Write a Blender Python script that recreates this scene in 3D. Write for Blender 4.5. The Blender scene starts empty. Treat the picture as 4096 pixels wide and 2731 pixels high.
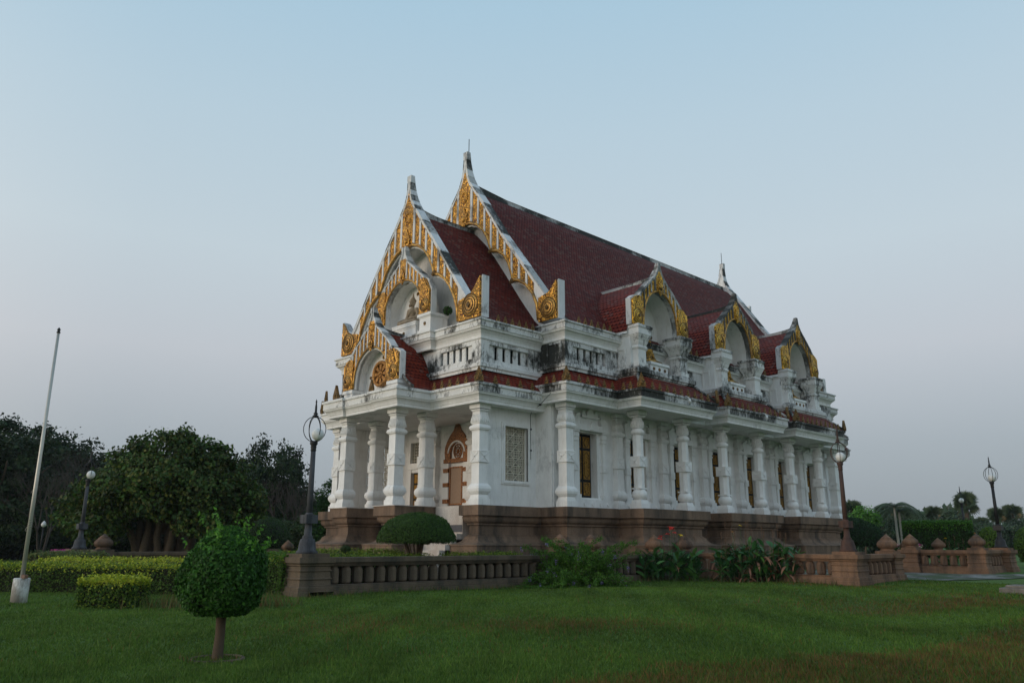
import bpy, bmesh, math, random
import numpy as np
from mathutils import Vector, Matrix
R_ = math.radians
random.seed(7); rng = np.random.default_rng(7)
scene = bpy.context.scene
COL = scene.collection
# ------------------------------------------------------------------ camera
CAMZ = 1.6; HAZE = 0.00018
PITCH, YAW, ROLL = R_(14.18), R_(46.285), 0.003934
cam_d = bpy.data.cameras.new('camera'); cam = bpy.data.objects.new('camera', cam_d); COL.objects.link(cam)
cam_d.sensor_width = 36; cam_d.lens = 27.943; cam_d.clip_start = 0.1; cam_d.clip_end = 6000
head = Vector((-math.sin(YAW), math.cos(YAW), 0)); right = Vector((math.cos(YAW), math.sin(YAW), 0))
fwd = head*math.cos(PITCH) + Vector((0, 0, 1))*math.sin(PITCH)
up = right.cross(fwd)
r2 = right*math.cos(ROLL) + up*math.sin(ROLL); u2 = up*math.cos(ROLL) - right*math.sin(ROLL)
m = Matrix((r2, u2, -fwd)).transposed().to_4x4(); m.translation = Vector((0, 0, CAMZ))
cam.matrix_world = m
scene.camera = cam
# ------------------------------------------------------------------ light
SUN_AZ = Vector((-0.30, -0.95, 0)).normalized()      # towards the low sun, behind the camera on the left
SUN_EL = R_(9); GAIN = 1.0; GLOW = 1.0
world = bpy.data.worlds.new('World'); scene.world = world; world.use_nodes = True
wn = world.node_tree; wn.nodes.clear()
wo = wn.nodes.new('ShaderNodeOutputWorld'); bg = wn.nodes.new('ShaderNodeBackground')
sky = wn.nodes.new('ShaderNodeTexSky'); sky.sky_type = 'NISHITA'; sky.sun_disc = False
sky.sun_elevation = SUN_EL; sky.sun_rotation = math.atan2(SUN_AZ.x, SUN_AZ.y)
sky.altitude = 0; sky.air_density = 1.0; sky.dust_density = 3.0; sky.ozone_density = 3.0
# the clear evening air: a pale band over a dull haze layer, brighter and warmer on the side of the sun, a glow added to lift the walls
def wmath(op, x, y):
    n = wn.nodes.new('ShaderNodeMath'); n.operation = op
    for i, v in ((0, x), (1, y)):
        if isinstance(v, (int, float)): n.inputs[i].default_value = v
        else: wn.links.new(v, n.inputs[i])
    return n.outputs[0]
def wmix(f, x, y, blend='MIX'):
    n = wn.nodes.new('ShaderNodeMix'); n.data_type = 'RGBA'; n.blend_type = blend; n.clamp_result = False; n.clamp_factor = True
    for i, v in ((0, f), (6, x), (7, y)):
        if isinstance(v, (int, float)): n.inputs[i].default_value = v
        elif isinstance(v, tuple): n.inputs[i].default_value = (*v, 1)
        else: wn.links.new(v, n.inputs[i])
    return n.outputs[2]
tc = wn.nodes.new('ShaderNodeTexCoord'); sx = wn.nodes.new('ShaderNodeSeparateXYZ'); wn.links.new(tc.outputs['Generated'], sx.inputs[0])
rp = wn.nodes.new('ShaderNodeValToRGB'); wn.links.new(sx.outputs[2], rp.inputs[0])
SKY = [(0.0, (0.31, 0.35, 0.39)), (0.11, (0.405, 0.45, 0.49)), (0.22, (0.565, 0.60, 0.64)), (0.34, (0.585, 0.68, 0.735)), (0.48, (0.52, 0.665, 0.76)), (0.60, (0.44, 0.63, 0.765)), (1.0, (0.28, 0.46, 0.66))]
while len(rp.color_ramp.elements) < len(SKY): rp.color_ramp.elements.new(0.5)
for e, (p_, c_) in zip(rp.color_ramp.elements, SKY): e.position = p_; e.color = (*c_, 1)
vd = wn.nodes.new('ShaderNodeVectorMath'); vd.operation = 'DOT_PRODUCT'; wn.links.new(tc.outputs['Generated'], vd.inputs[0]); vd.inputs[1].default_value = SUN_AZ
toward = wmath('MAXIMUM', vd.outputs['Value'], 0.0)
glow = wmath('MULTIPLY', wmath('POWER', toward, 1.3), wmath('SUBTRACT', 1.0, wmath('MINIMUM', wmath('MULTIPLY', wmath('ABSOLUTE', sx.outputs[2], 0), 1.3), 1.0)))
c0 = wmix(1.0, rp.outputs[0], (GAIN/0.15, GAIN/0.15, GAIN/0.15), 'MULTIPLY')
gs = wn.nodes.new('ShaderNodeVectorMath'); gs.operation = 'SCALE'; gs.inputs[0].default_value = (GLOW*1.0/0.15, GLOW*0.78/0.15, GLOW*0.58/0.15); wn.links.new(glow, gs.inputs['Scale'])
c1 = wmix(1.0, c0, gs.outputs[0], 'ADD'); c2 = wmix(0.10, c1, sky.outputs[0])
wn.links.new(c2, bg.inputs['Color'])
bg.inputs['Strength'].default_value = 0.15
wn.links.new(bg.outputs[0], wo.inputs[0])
sl = bpy.data.lights.new('sun', 'SUN'); sun = bpy.data.objects.new('sun', sl); COL.objects.link(sun)
sl.energy = 0.8; sl.angle = R_(20); sl.color = (1.0, 0.86, 0.70)
sdir = Vector((SUN_AZ.x*math.cos(SUN_EL), SUN_AZ.y*math.cos(SUN_EL), math.sin(SUN_EL)))
sun.rotation_euler = sdir.to_track_quat('Z', 'Y').to_euler()
scene.view_settings.view_transform = 'Standard'; scene.view_settings.look = 'None'
scene.view_settings.exposure = 0.0; scene.view_settings.gamma = 1.0; scene.view_settings.use_curve_mapping = False
scene.cycles.max_bounces = 5; scene.cycles.transparent_max_bounces = 8
scene.cycles.use_denoising = True

# ------------------------------------------------------------------ node helpers and materials
class NT:
    def __init__(s, name, rough=0.8):
        s.m = bpy.data.materials.new(name); s.m.use_nodes = True; s.t = s.m.node_tree; s.n = s.t.nodes; s.l = s.t.links
        s.b = s.n['Principled BSDF']; s.b.inputs['Roughness'].default_value = rough
        if 'Specular IOR Level' in s.b.inputs: s.b.inputs['Specular IOR Level'].default_value = 0.3
    def node(s, t, **kw):
        n = s.n.new(t)
        for k, v in kw.items(): setattr(n, k, v)
        return n
    def set(s, sock, v):
        if hasattr(v, 'is_output') or isinstance(v, bpy.types.NodeSocket): s.l.new(v, sock)
        else: sock.default_value = v
    def math(s, op, a, b=None, c=None):
        n = s.node('ShaderNodeMath', operation=op); s.set(n.inputs[0], a)
        if b is not None: s.set(n.inputs[1], b)
        if c is not None: s.set(n.inputs[2], c)
        return n.outputs[0]
    def coord(s, which='Object'): return s.node('ShaderNodeTexCoord').outputs[which]
    def mapping(s, v, scale=(1, 1, 1), loc=(0, 0, 0)):
        n = s.node('ShaderNodeMapping'); s.l.new(v, n.inputs[0]); n.inputs['Scale'].default_value = scale; n.inputs['Location'].default_value = loc
        return n.outputs[0]
    def noise(s, v, scale=5, detail=4, rough=0.6, dist=0):
        n = s.node('ShaderNodeTexNoise'); s.l.new(v, n.inputs['Vector']); n.inputs['Scale'].default_value = scale
        n.inputs['Detail'].default_value = detail; n.inputs['Roughness'].default_value = rough; n.inputs['Distortion'].default_value = dist
        return n.outputs[0]
    def ramp(s, f, stops, interp='LINEAR'):
        n = s.node('ShaderNodeValToRGB'); s.l.new(f, n.inputs[0]); r = n.color_ramp; r.interpolation = interp
        while len(r.elements) < len(stops): r.elements.new(0.5)
        for e, (p, c) in zip(r.elements, stops):
            e.position = p; e.color = (c[0], c[1], c[2], 1) if hasattr(c, '__len__') else (c, c, c, 1)
        return n.outputs[0]
    def mix(s, f, a, b, blend='MIX'):
        n = s.node('ShaderNodeMix', data_type='RGBA', blend_type=blend); s.set(n.inputs[0], f)
        for i, v in ((6, a), (7, b)):
            if isinstance(v, tuple): v = (v[0], v[1], v[2], 1)
            s.set(n.inputs[i], v)
        return n.outputs[2]
    def bump(s, h, dist=0.02, strength=1.0):
        n = s.node('ShaderNodeBump'); s.l.new(h, n.inputs['Height']); n.inputs['Distance'].default_value = dist; n.inputs['Strength'].default_value = strength
        s.l.new(n.outputs[0], s.b.inputs['Normal'])
    def color(s, v): s.set(s.b.inputs['Base Color'], v if not isinstance(v, tuple) else (v[0], v[1], v[2], 1))

def mat_plain(name, c, rough=0.7, metal=0.0, var=0.25, scale=6, emis=None):
    t = NT(name, rough); co = t.coord()
    f = t.noise(co, scale, 5)
    t.color(t.mix(f, tuple(x*(1-var) for x in c), tuple(min(1, x*(1+var)) for x in c)))
    t.b.inputs['Metallic'].default_value = metal
    t.bump(t.noise(co, scale*6, 3), 0.004)
    if emis: t.b.inputs['Emission Color'].default_value = (*emis[0], 1); t.b.inputs['Emission Strength'].default_value = emis[1]
    return t.m
def mat_white(name, stain=0.0, base=(0.74, 0.75, 0.74), thr=0.56, dark=(0.035, 0.036, 0.032)):
    t = NT(name, 0.75); co = t.coord()
    g = t.noise(co, 1.3, 6, 0.65)
    c = t.mix(t.ramp(g, [(0.35, 0.0), (0.75, 1.0)]), base, tuple(x*0.84 for x in base))
    st = t.noise(t.mapping(co, (2.2, 2.2, 0.35)), 3.0, 6, 0.7)
    c = t.mix(t.ramp(st, [(0.52, 0.0), (0.8, 0.55)]), c, (0.46, 0.44, 0.38))
    if stain > 0:
        big = t.noise(co, 0.55, 3, 0.5)
        fine = t.noise(t.mapping(co, (1, 1, 0.45)), 6.5, 8, 0.78)
        s = t.math('ADD', t.math('MULTIPLY', big, 0.75), t.math('MULTIPLY', fine, 0.55))
        mk = t.ramp(s, [(thr+0.08, 0.0), (thr+0.13, 0.55), (thr+0.2, 1.0)])
        c = t.mix(t.math('MULTIPLY', mk, stain), c, dark)
    t.color(c); t.bump(t.noise(co, 30, 4), 0.006)
    return t.m
def mat_stone(name, c1, c2, c3, scale=1.0):
    t = NT(name, 0.85); co = t.coord()
    a = t.noise(co, 0.8*scale, 5, 0.6); b = t.noise(co, 26*scale, 3, 0.7)
    c = t.mix(t.ramp(a, [(0.35, 0.0), (0.65, 1.0)]), c1, c2)
    v = t.noise(t.mapping(co, (1.4, 1.4, 0.25)), 1.1*scale, 5, 0.65)
    c = t.mix(t.ramp(v, [(0.44, 0.0), (0.66, 0.9)]), c, c3)
    c = t.mix(0.45, c, t.mix(1.0, c, t.ramp(b, [(0.3, 0.45), (0.7, 1.4)]), 'MULTIPLY'))
    t.color(c); t.bump(b, 0.01, 0.7)
    return t.m
def mat_gold(name, base, dark, rough=0.42, metal=0.55, scale=7.0, amt=1.0):
    t = NT(name, rough); co = t.coord()
    vn = t.node('ShaderNodeTexVoronoi', feature='SMOOTH_F1'); t.l.new(co, vn.inputs['Vector']); vn.inputs['Scale'].default_value = scale
    wv = t.math('SINE', t.math('MULTIPLY', vn.outputs['Distance'], 34.0))
    n = t.noise(co, scale*2.2, 5, 0.7)
    h = t.math('ADD', t.math('MULTIPLY', wv, 0.35), n)
    c = t.mix(t.ramp(h, [(0.22, 0.0), (0.58, 1.0)]), dark, base)
    big = t.noise(co, 1.1, 4, 0.6)
    c = t.mix(t.ramp(big, [(0.52, 0.0), (0.75, 0.8)]), c, (0.09, 0.065, 0.04))
    t.color(c); t.b.inputs['Metallic'].default_value = metal
    t.bump(h, 0.03*amt, 0.9)
    return t.m
def mat_tile(name, c1, c2, du=0.20, dv=0.17):
    t = NT(name, 0.5); uv = t.coord('UV')
    sp = t.node('ShaderNodeSeparateXYZ'); t.l.new(uv, sp.inputs[0])
    v = t.math('DIVIDE', sp.outputs[1], dv); row = t.math('FLOOR', v); fv = t.math('FRACT', v)
    par = t.math('MULTIPLY', t.math('MODULO', row, 2.0), 0.5)
    x = t.math('ADD', t.math('DIVIDE', sp.outputs[0], du), par); fx = t.math('SUBTRACT', t.math('FRACT', x), 0.5)
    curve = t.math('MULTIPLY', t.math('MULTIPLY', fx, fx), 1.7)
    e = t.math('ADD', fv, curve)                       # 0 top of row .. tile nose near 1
    nose = t.ramp(e, [(0.0, 1.0), (0.80, 1.0), (0.93, 0.22), (1.0, 0.25)])  # dark line under each tile edge: shade painted into the colour
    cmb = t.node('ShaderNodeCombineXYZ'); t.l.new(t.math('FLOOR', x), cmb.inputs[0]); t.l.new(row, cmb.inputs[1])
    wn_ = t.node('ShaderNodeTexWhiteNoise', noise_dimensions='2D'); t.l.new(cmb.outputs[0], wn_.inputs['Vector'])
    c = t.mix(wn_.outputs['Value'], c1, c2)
    pale = t.math('GREATER_THAN', wn_.outputs['Value'], 0.84)  # scattered paler tiles paint in the glints along the rows
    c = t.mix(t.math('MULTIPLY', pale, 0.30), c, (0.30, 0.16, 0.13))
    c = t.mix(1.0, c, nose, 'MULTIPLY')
    dirt = t.noise(t.coord(), 0.7, 5, 0.65)
    c = t.mix(t.ramp(dirt, [(0.45, 0.0), (0.75, 0.45)]), c, (0.04, 0.014, 0.014))
    t.color(c)
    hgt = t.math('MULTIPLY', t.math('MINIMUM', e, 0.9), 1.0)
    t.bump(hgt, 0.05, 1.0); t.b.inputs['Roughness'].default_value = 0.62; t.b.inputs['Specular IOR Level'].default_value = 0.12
    return t.m
def mat_leaf(name, rough=0.55, trans=0.25):
    t = NT(name, rough)
    a = t.node('ShaderNodeAttribute', attribute_name='col')
    t.color(a.outputs['Color'])
    tr = t.node('ShaderNodeBsdfTranslucent'); t.l.new(a.outputs['Color'], tr.inputs[0])
    mx = t.node('ShaderNodeMixShader'); mx.inputs[0].default_value = trans; t.b.inputs['Specular IOR Level'].default_value = 0.2
    out = t.n['Material Output']; t.l.new(t.b.outputs[0], mx.inputs[1]); t.l.new(tr.outputs[0], mx.inputs[2]); t.l.new(mx.outputs[0], out.inputs[0])
    return t.m

MW = mat_white('white_plaster', 0.3, thr=0.66, base=(0.84, 0.84, 0.83))
MW2 = mat_white('white_plaster_weathered', 1.0, thr=0.56, base=(0.81, 0.81, 0.80))
MWG = mat_white('gable_white_paint', 0.9, thr=0.60, base=(0.76, 0.77, 0.78), dark=(0.16, 0.15, 0.14))
MWD = mat_white('grey_weathered_bargeboard', 1.0, thr=0.50, base=(0.62, 0.63, 0.64), dark=(0.10, 0.10, 0.095))
MW3 = mat_white('white_plaster_mouldy', 1.0, thr=0.52, base=(0.68, 0.68, 0.675))
MRIDGE = mat_white('blackened_ridge_plaster', 1.0, base=(0.50, 0.50, 0.49), thr=0.50)
MCOL = mat_white('column_plaster', 0.12, base=(0.86, 0.86, 0.85), thr=0.68)
MSAND = mat_stone('pink_sandstone', (0.235, 0.155, 0.105), (0.17, 0.115, 0.08), (0.055, 0.045, 0.036))
MRED = mat_stone('red_sandstone', (0.25, 0.145, 0.088), (0.18, 0.105, 0.068), (0.06, 0.045, 0.036))
MGREYSTONE = mat_stone('mossy_brown_stone', (0.15, 0.11, 0.075), (0.11, 0.085, 0.06), (0.045, 0.042, 0.032))
MMARBLE = mat_stone('white_marble', (0.62, 0.58, 0.54), (0.55, 0.50, 0.45), (0.45, 0.38, 0.33))
MBAND = mat_plain('grey_marble_band', (0.09, 0.09, 0.10))
MGOLD = mat_gold('gilded_relief', (0.78, 0.40, 0.07), (0.12, 0.04, 0.012), scale=4.5)
MGOLD2 = mat_gold('bright_gilding', (0.88, 0.50, 0.06), (0.16, 0.07, 0.015), metal=0.6, scale=5)
MGOLDS = mat_gold('smooth_gilding', (0.62, 0.35, 0.09), (0.40, 0.20, 0.05), scale=2.0, amt=0.2)
MDOORG = mat_gold('gold_lacquer', (0.46, 0.25, 0.045), (0.12, 0.055, 0.012), scale=9, metal=0.4, amt=0.4)
MBLACK = mat_plain('black_lacquer', (0.008, 0.010, 0.013), 0.35)
MDARK = mat_plain('dark_interior', (0.012, 0.013, 0.015), 0.9)  # backing panels of openings: the unlit inside is put into this colour
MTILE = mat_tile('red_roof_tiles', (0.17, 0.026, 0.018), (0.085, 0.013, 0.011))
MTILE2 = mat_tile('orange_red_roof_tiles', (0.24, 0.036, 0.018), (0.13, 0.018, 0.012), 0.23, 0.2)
MSTAT = mat_plain('grey_stone_statue', (0.27, 0.215, 0.15), 0.6, var=0.35, scale=4)
MIRON = mat_plain('black_iron', (0.018, 0.018, 0.02), 0.5)
MLAMPC = mat_stone('grey_painted_lamp_post', (0.10, 0.105, 0.115), (0.07, 0.075, 0.085), (0.03, 0.03, 0.035), 3)
MRUST = mat_stone('rusty_lamp_post', (0.11, 0.06, 0.045), (0.08, 0.045, 0.035), (0.04, 0.03, 0.03), 3)
MSTEEL = mat_plain('dull_steel', (0.50, 0.48, 0.43), 0.38, 0.45, 0.15)
MGLOBE = mat_plain('milky_globe', (0.72, 0.72, 0.70), 0.25, var=0.1)
MWOOD = mat_plain('bark', (0.085, 0.062, 0.042), 0.9, var=0.45, scale=9)
MPALMT = mat_plain('pale_palm_trunk', (0.30, 0.29, 0.26), 0.9)
MLEAF = mat_leaf('leaf')
MPLAQ = mat_plain('brown_inscribed_marble', (0.34, 0.23, 0.16), 0.5, var=0.2, scale=9)

# ------------------------------------------------------------------ mesh builder
WROOTS = set()      # things whose parts are modelled in world coordinates
class MB:
    def __init__(s, T=None):
        s.v = []; s.f = []; s.mi = []; s.sm = []; s.uv = {}; s.T = T
    def add(s, verts, faces, mi=0, smooth=False, uvs=None):
        b = len(s.v)
        s.v += [s.T(*p) for p in verts] if s.T else [tuple(p) for p in verts]
        for k, f in enumerate(faces):
            if uvs: s.uv[len(s.f)] = uvs[k]
            s.f.append(tuple(i+b for i in f)); s.mi.append(mi); s.sm.append(smooth)
        return s
    def box(s, x0, x1, y0, y1, z0, z1, mi=0):
        v = [(x, y, z) for z in (z0, z1) for y in (y0, y1) for x in (x0, x1)]
        return s.add(v, [(0, 2, 3, 1), (4, 5, 7, 6), (0, 1, 5, 4), (2, 6, 7, 3), (0, 4, 6, 2), (1, 3, 7, 5)], mi)
    def prism(s, poly, t0, t1, mi=0, smooth=False):
        """poly in first two coords (u, z); t third. with T mapping (u,z,t)"""
        n = len(poly); v = [(u, z, t0) for u, z in poly] + [(u, z, t1) for u, z in poly]
        s.add(v, [tuple(range(n-1, -1, -1)), tuple(range(n, 2*n))], mi)
        return s.add(v, [(i, (i+1) % n, n+(i+1) % n, n+i) for i in range(n)], mi, smooth)
    def tube(s, pts, rad, seg=8, mi=0, smooth=True, caps=True):
        pts = [Vector(p) for p in pts]; n = len(pts); rad = rad if hasattr(rad, '__len__') else [rad]*n
        vs = []; prev = None
        for i, p in enumerate(pts):
            d = (pts[min(i+1, n-1)] - pts[max(i-1, 0)]).normalized()
            a = prev if prev is not None else (Vector((0, 0, 1)) if abs(d.z) < 0.9 else Vector((1, 0, 0)))
            x = (a - d*a.dot(d)).normalized(); y = d.cross(x); prev = x
            for k in range(seg):
                an = 2*math.pi*k/seg; vs.append(tuple(p + (x*math.cos(an)+y*math.sin(an))*rad[i]))
        fs = [(i*seg+k, i*seg+(k+1) % seg, (i+1)*seg+(k+1) % seg, (i+1)*seg+k) for i in range(n-1) for k in range(seg)]
        s.add(vs, fs, mi, smooth)
        if caps: s.add(vs, [tuple(range(seg-1, -1, -1)), tuple((n-1)*seg+k for k in range(seg))], mi)
        return s
    def lathe(s, prof, cx=0, cy=0, cz=0, seg=24, mi=0, smooth=True, rot=0.0, sq=False):
        vs = []
        for r, z in prof:
            for k in range(seg):
                a = 2*math.pi*k/seg + rot; rr = r*(1/math.cos(math.pi/seg)) if sq else r
                vs.append((cx+rr*math.cos(a), cy+rr*math.sin(a), cz+z))
        n = len(prof)
        s.add(vs, [(i*seg+k, i*seg+(k+1) % seg, (i+1)*seg+(k+1) % seg, (i+1)*seg+k) for i in range(n-1) for k in range(seg)], mi, smooth)
        s.add(vs, [tuple(range(seg-1, -1, -1)), tuple((n-1)*seg+k for k in range(seg))], mi)
        return s
    def ell(s, c, r, seg=12, rings=8, mi=0):
        prof = []
        for i in range(rings+1):
            a = -math.pi/2 + math.pi*i/rings; prof.append((max(1e-4, math.cos(a)), math.sin(a)))
        vs = []
        for q, z in prof:
            for k in range(seg):
                a = 2*math.pi*k/seg; vs.append((c[0]+r[0]*q*math.cos(a), c[1]+r[1]*q*math.sin(a), c[2]+r[2]*z))
        n = len(prof)
        s.add(vs, [(i*seg+k, i*seg+(k+1) % seg, (i+1)*seg+(k+1) % seg, (i+1)*seg+k) for i in range(n-1) for k in range(seg)]
              + [tuple(range(seg-1, -1, -1)), tuple((n-1)*seg+k for k in range(seg))], mi, True)
        return s
    def sweep(s, path, prof, closed=True, mi=0, mis=None, uv=False, smooth=False):
        """path: plan points (counter-clockwise = outside on the right hand); prof: (offset outwards, z)"""
        n = len(path); E = n if closed else n-1
        nr = []
        for i in range(E):
            a, b = path[i], path[(i+1) % n]; d = Vector((b[0]-a[0], b[1]-a[1])).normalized(); nr.append(Vector((d.y, -d.x)))
        off = []
        for i in range(n):
            if closed: a, b = nr[(i-1) % n], nr[i]
            else: a, b = nr[max(0, i-1)], nr[min(E-1, i)]
            off.append((a+b)/(1+a.dot(b)))
        vs = [(path[i][0]+off[i].x*o, path[i][1]+off[i].y*o, z) for (o, z) in prof for i in range(n)]
        acc = [0.0]
        for i in range(E):
            a, b = path[i], path[(i+1) % n]; acc.append(acc[-1]+math.hypot(b[0]-a[0], b[1]-a[1]))
        L = [0.0]
        for j in range(len(prof)-1): L.append(L[-1]+math.hypot(prof[j+1][0]-prof[j][0], prof[j+1][1]-prof[j][1]))
        for j in range(len(prof)-1):
            fs = []; us = []
            for i in range(E):
                i2 = (i+1) % n
                fs.append((j*n+i, j*n+i2, (j+1)*n+i2, (j+1)*n+i))
                if uv:
                    d = Vector((path[i2][0]-path[i][0], path[i2][1]-path[i][1])).normalized()
                    def U(k, jj):
                        w = vs[jj*n+k]; return (w[0]-path[i][0])*d.x+(w[1]-path[i][1])*d.y+acc[i]
                    Lm = L[-1]
                    us.append(((U(i, j), Lm-L[j]), (U(i2, j), Lm-L[j]), (U(i2, j+1), Lm-L[j+1]), (U(i, j+1), Lm-L[j+1])))
            s.add(vs, [], 0); b = len(s.v)-len(vs)
            for k, f in enumerate(fs):
                if uv: s.uv[len(s.f)] = us[k]
                s.f.append(tuple(q+b for q in f)); s.mi.append(mis[j] if mis else mi); s.sm.append(smooth)
        return s
    def cap(s, path, o, z, mi=0, flip=False):
        n = len(path); nr = []
        for i in range(n):
            a, b = path[i], path[(i+1) % n]; d = Vector((b[0]-a[0], b[1]-a[1])).normalized(); nr.append(Vector((d.y, -d.x)))
        vs = []
        for i in range(n):
            a, b = nr[(i-1) % n], nr[i]; w = (a+b)/(1+a.dot(b)); vs.append((path[i][0]+w.x*o, path[i][1]+w.y*o, z))
        return s.add(vs, [tuple(range(n)) if not flip else tuple(range(n-1, -1, -1))], mi)
    def build(s, name, mats, parent=None, recalc=True, bevel=0, remesh=0):
        me = bpy.data.meshes.new(name); me.from_pydata(s.v, [], s.f)
        mats = mats if isinstance(mats, (list, tuple)) else [mats]
        for mt in mats: me.materials.append(mt)
        me.polygons.foreach_set('material_index', s.mi); me.polygons.foreach_set('use_smooth', s.sm)
        if s.uv:
            ul = me.uv_layers.new(name='UVMap')
            for fi, us in s.uv.items():
                ls = me.polygons[fi].loop_start
                for k, q in enumerate(us): ul.data[ls+k].uv = q
        if recalc:
            bm = bmesh.new(); bm.from_mesh(me)
            bmesh.ops.remove_doubles(bm, verts=bm.verts, dist=1e-5)
            bmesh.ops.recalc_face_normals(bm, faces=bm.faces); bm.to_mesh(me); bm.free()
        me.update()
        o = bpy.data.objects.new(name, me); COL.objects.link(o)
        if parent:
            o.parent = parent
            if parent.name in WROOTS: o.matrix_parent_inverse = Matrix.Translation(-parent.location)
        if remesh:
            md = o.modifiers.new('merge', 'REMESH'); md.mode = 'VOXEL'; md.voxel_size = remesh; md.use_smooth_shade = True
            sm = o.modifiers.new('smooth', 'SMOOTH'); sm.factor = 0.5; sm.iterations = 3
        if bevel:
            md = o.modifiers.new('bevel', 'BEVEL'); md.width = bevel; md.segments = 1; md.limit_method = 'ANGLE'
        return o
def tag(o, label=None, cat=None, group=None, kind=None):
    if label: o['label'] = label
    if cat: o['category'] = cat
    if group: o['group'] = group
    if kind: o['kind'] = kind
    return o
def thing(name, loc, label, cat, group=None, rz=0):
    o = bpy.data.objects.new(name, None); COL.objects.link(o); o.location = loc; o.rotation_euler = (0, 0, rz); o.empty_display_size = 0.3
    return tag(o, label, cat, group)
def link_copy(o, parent=None, loc=None, rz=None):
    c = o.copy(); COL.objects.link(c); c.parent = parent
    if loc is not None: c.location = loc
    if rz is not None: c.rotation_euler = (0, 0, rz)
    for ch in [q for q in bpy.data.objects if q.parent == o]:
        link_copy(ch, c)
    return c
MPLG = mat_gold('dark_red_gilding', (0.40, 0.17, 0.06), (0.12, 0.05, 0.025), scale=6, metal=0.25, amt=0.5)
MGWH = mat_gold('old_orange_gilding', (0.58, 0.29, 0.08), (0.22, 0.09, 0.03), scale=8, metal=0.35, amt=0.5)
# ================================================================== the hall
C = -30.7; Y0 = 21.93; Y1 = 25.62; YE = 52.6; YB = [31.85, 39.13, 46.4]; HB = 2.68
ZP = 3.1; L1 = 0.0; L2 = 0.33
hall = thing('ordination_hall', (C, 39.0, 0.3), 'white gabled hall with steep red tiled roofs and gilded gables on a pink sandstone plinth', 'temple hall')
WROOTS.add(hall.name)
def P(pts): return [(C+x, y) for x, y in pts]
def Tfront(Yp): return lambda u, z, t: (C+u, Yp-t, z)
def Trear(Yp): return lambda u, z, t: (C-u, Yp+t, z)
def Tside(Xp, Yc): return lambda u, z, t: (Xp+t, Yc+u, z)
# ---- plinth
def bays_path(hx_lo, hx_hi, hb, lo, hi):
    r = []
    for yb in YB: r += [(hx_lo, yb-hb), (hx_hi, yb-hb), (hx_hi, yb+hb), (hx_lo, yb+hb)]
    return r
right_side = [(5.8, Y0), (5.8, Y1), (7.35, Y1)] + bays_path(7.35, 8.7, HB, 0, 0) + [(7.35, YE), (5.8, YE), (5.8, 56.3)]
left_side = [(-x, y) for x, y in reversed(right_side)]
plinth_path = [(-4.57, 22.8), (4.57, 22.8), (4.57, Y0)] + right_side + left_side
plinth_path = P(plinth_path[:-1] + [(-5.8, Y0+0.9), (-6.76, Y0+0.9), (-6.76, Y0), (-4.57, Y0)])
pl_prof = [(0.30, 0.0), (0.30, 1.44), (0.33, 1.46), (0.33, 1.50), (0.27, 1.53)] + \
    [(-0.19+0.44*(1-math.sin(a)), 1.54+0.30*(1-math.cos(a))*1.0) for a in np.linspace(0.12, math.pi/2, 7)] + \
    [(-0.26, 1.85), (-0.26, 1.90), (-0.33, 1.92), (-0.33, 2.28), (-0.25, 2.30), (-0.25, 2.36), (-0.27, 2.38)] + \
    [(-0.27+0.16*math.sin(a), 2.38+0.22*(1-math.cos(a))) for a in np.linspace(0.2, math.pi/2, 5)] + \
    [(-0.10, 2.62), (-0.13, 2.64), (-0.13, 2.67), (0.0, 2.69), (0.0, ZP)]
mb = MB(); mb.sweep(plinth_path, pl_prof); mb.cap(plinth_path, 0, ZP)
mb.build('plinth', MSAND, hall)
for sx in (-1, 1):
    a, b = (1.0, 2.55) if sx > 0 else (-2.6, -1.15)
    pp = P([(a, 20.1), (b, 20.1), (b, 22.65), (a, 22.65)])
    mb = MB(); mb.sweep(pp, pl_prof); mb.cap(pp, 0, ZP); mb.build('porch_pier', MSAND, hall)
mb = MB(); mb.box(C-4.4, C+4.4, 22.3, 22.95, 0, ZP+0.02, 0); mb.box(C-1.1, C+0.95, 22.1, 22.29, 0, ZP+0.03, 0)
mb.box(C-4.38, C+4.38, 22.285, 22.3, 2.02, 2.32, 1)
for k, (y, z) in enumerate(((22.0, 1.95), (21.7, 1.72), (21.4, 1.5), (21.1, 1.28), (20.8, 1.06))):
    mb.box(C+2.9, C+4.4, y-0.02, 22.29, 0.3, z, 0); mb.box(C-4.4, C-2.95, y-0.02, 22.29, 0.3, z, 0)
mb.build('marble_platform', [MMARBLE, MBAND], hall)
for pp in (P([(0.97, 20.07), (2.58, 20.07), (2.58, 22.6), (0.97, 22.6)]), P([(-2.63, 20.07), (-1.12, 20.07), (-1.12, 22.6), (-2.63, 22.6)])):
    mb = MB(); mb.sweep(pp, [(-0.3, 3.13), (0.02, 3.13), (0.02, 3.095)]); mb.build('marble_edging', MMARBLE, hall)
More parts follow.
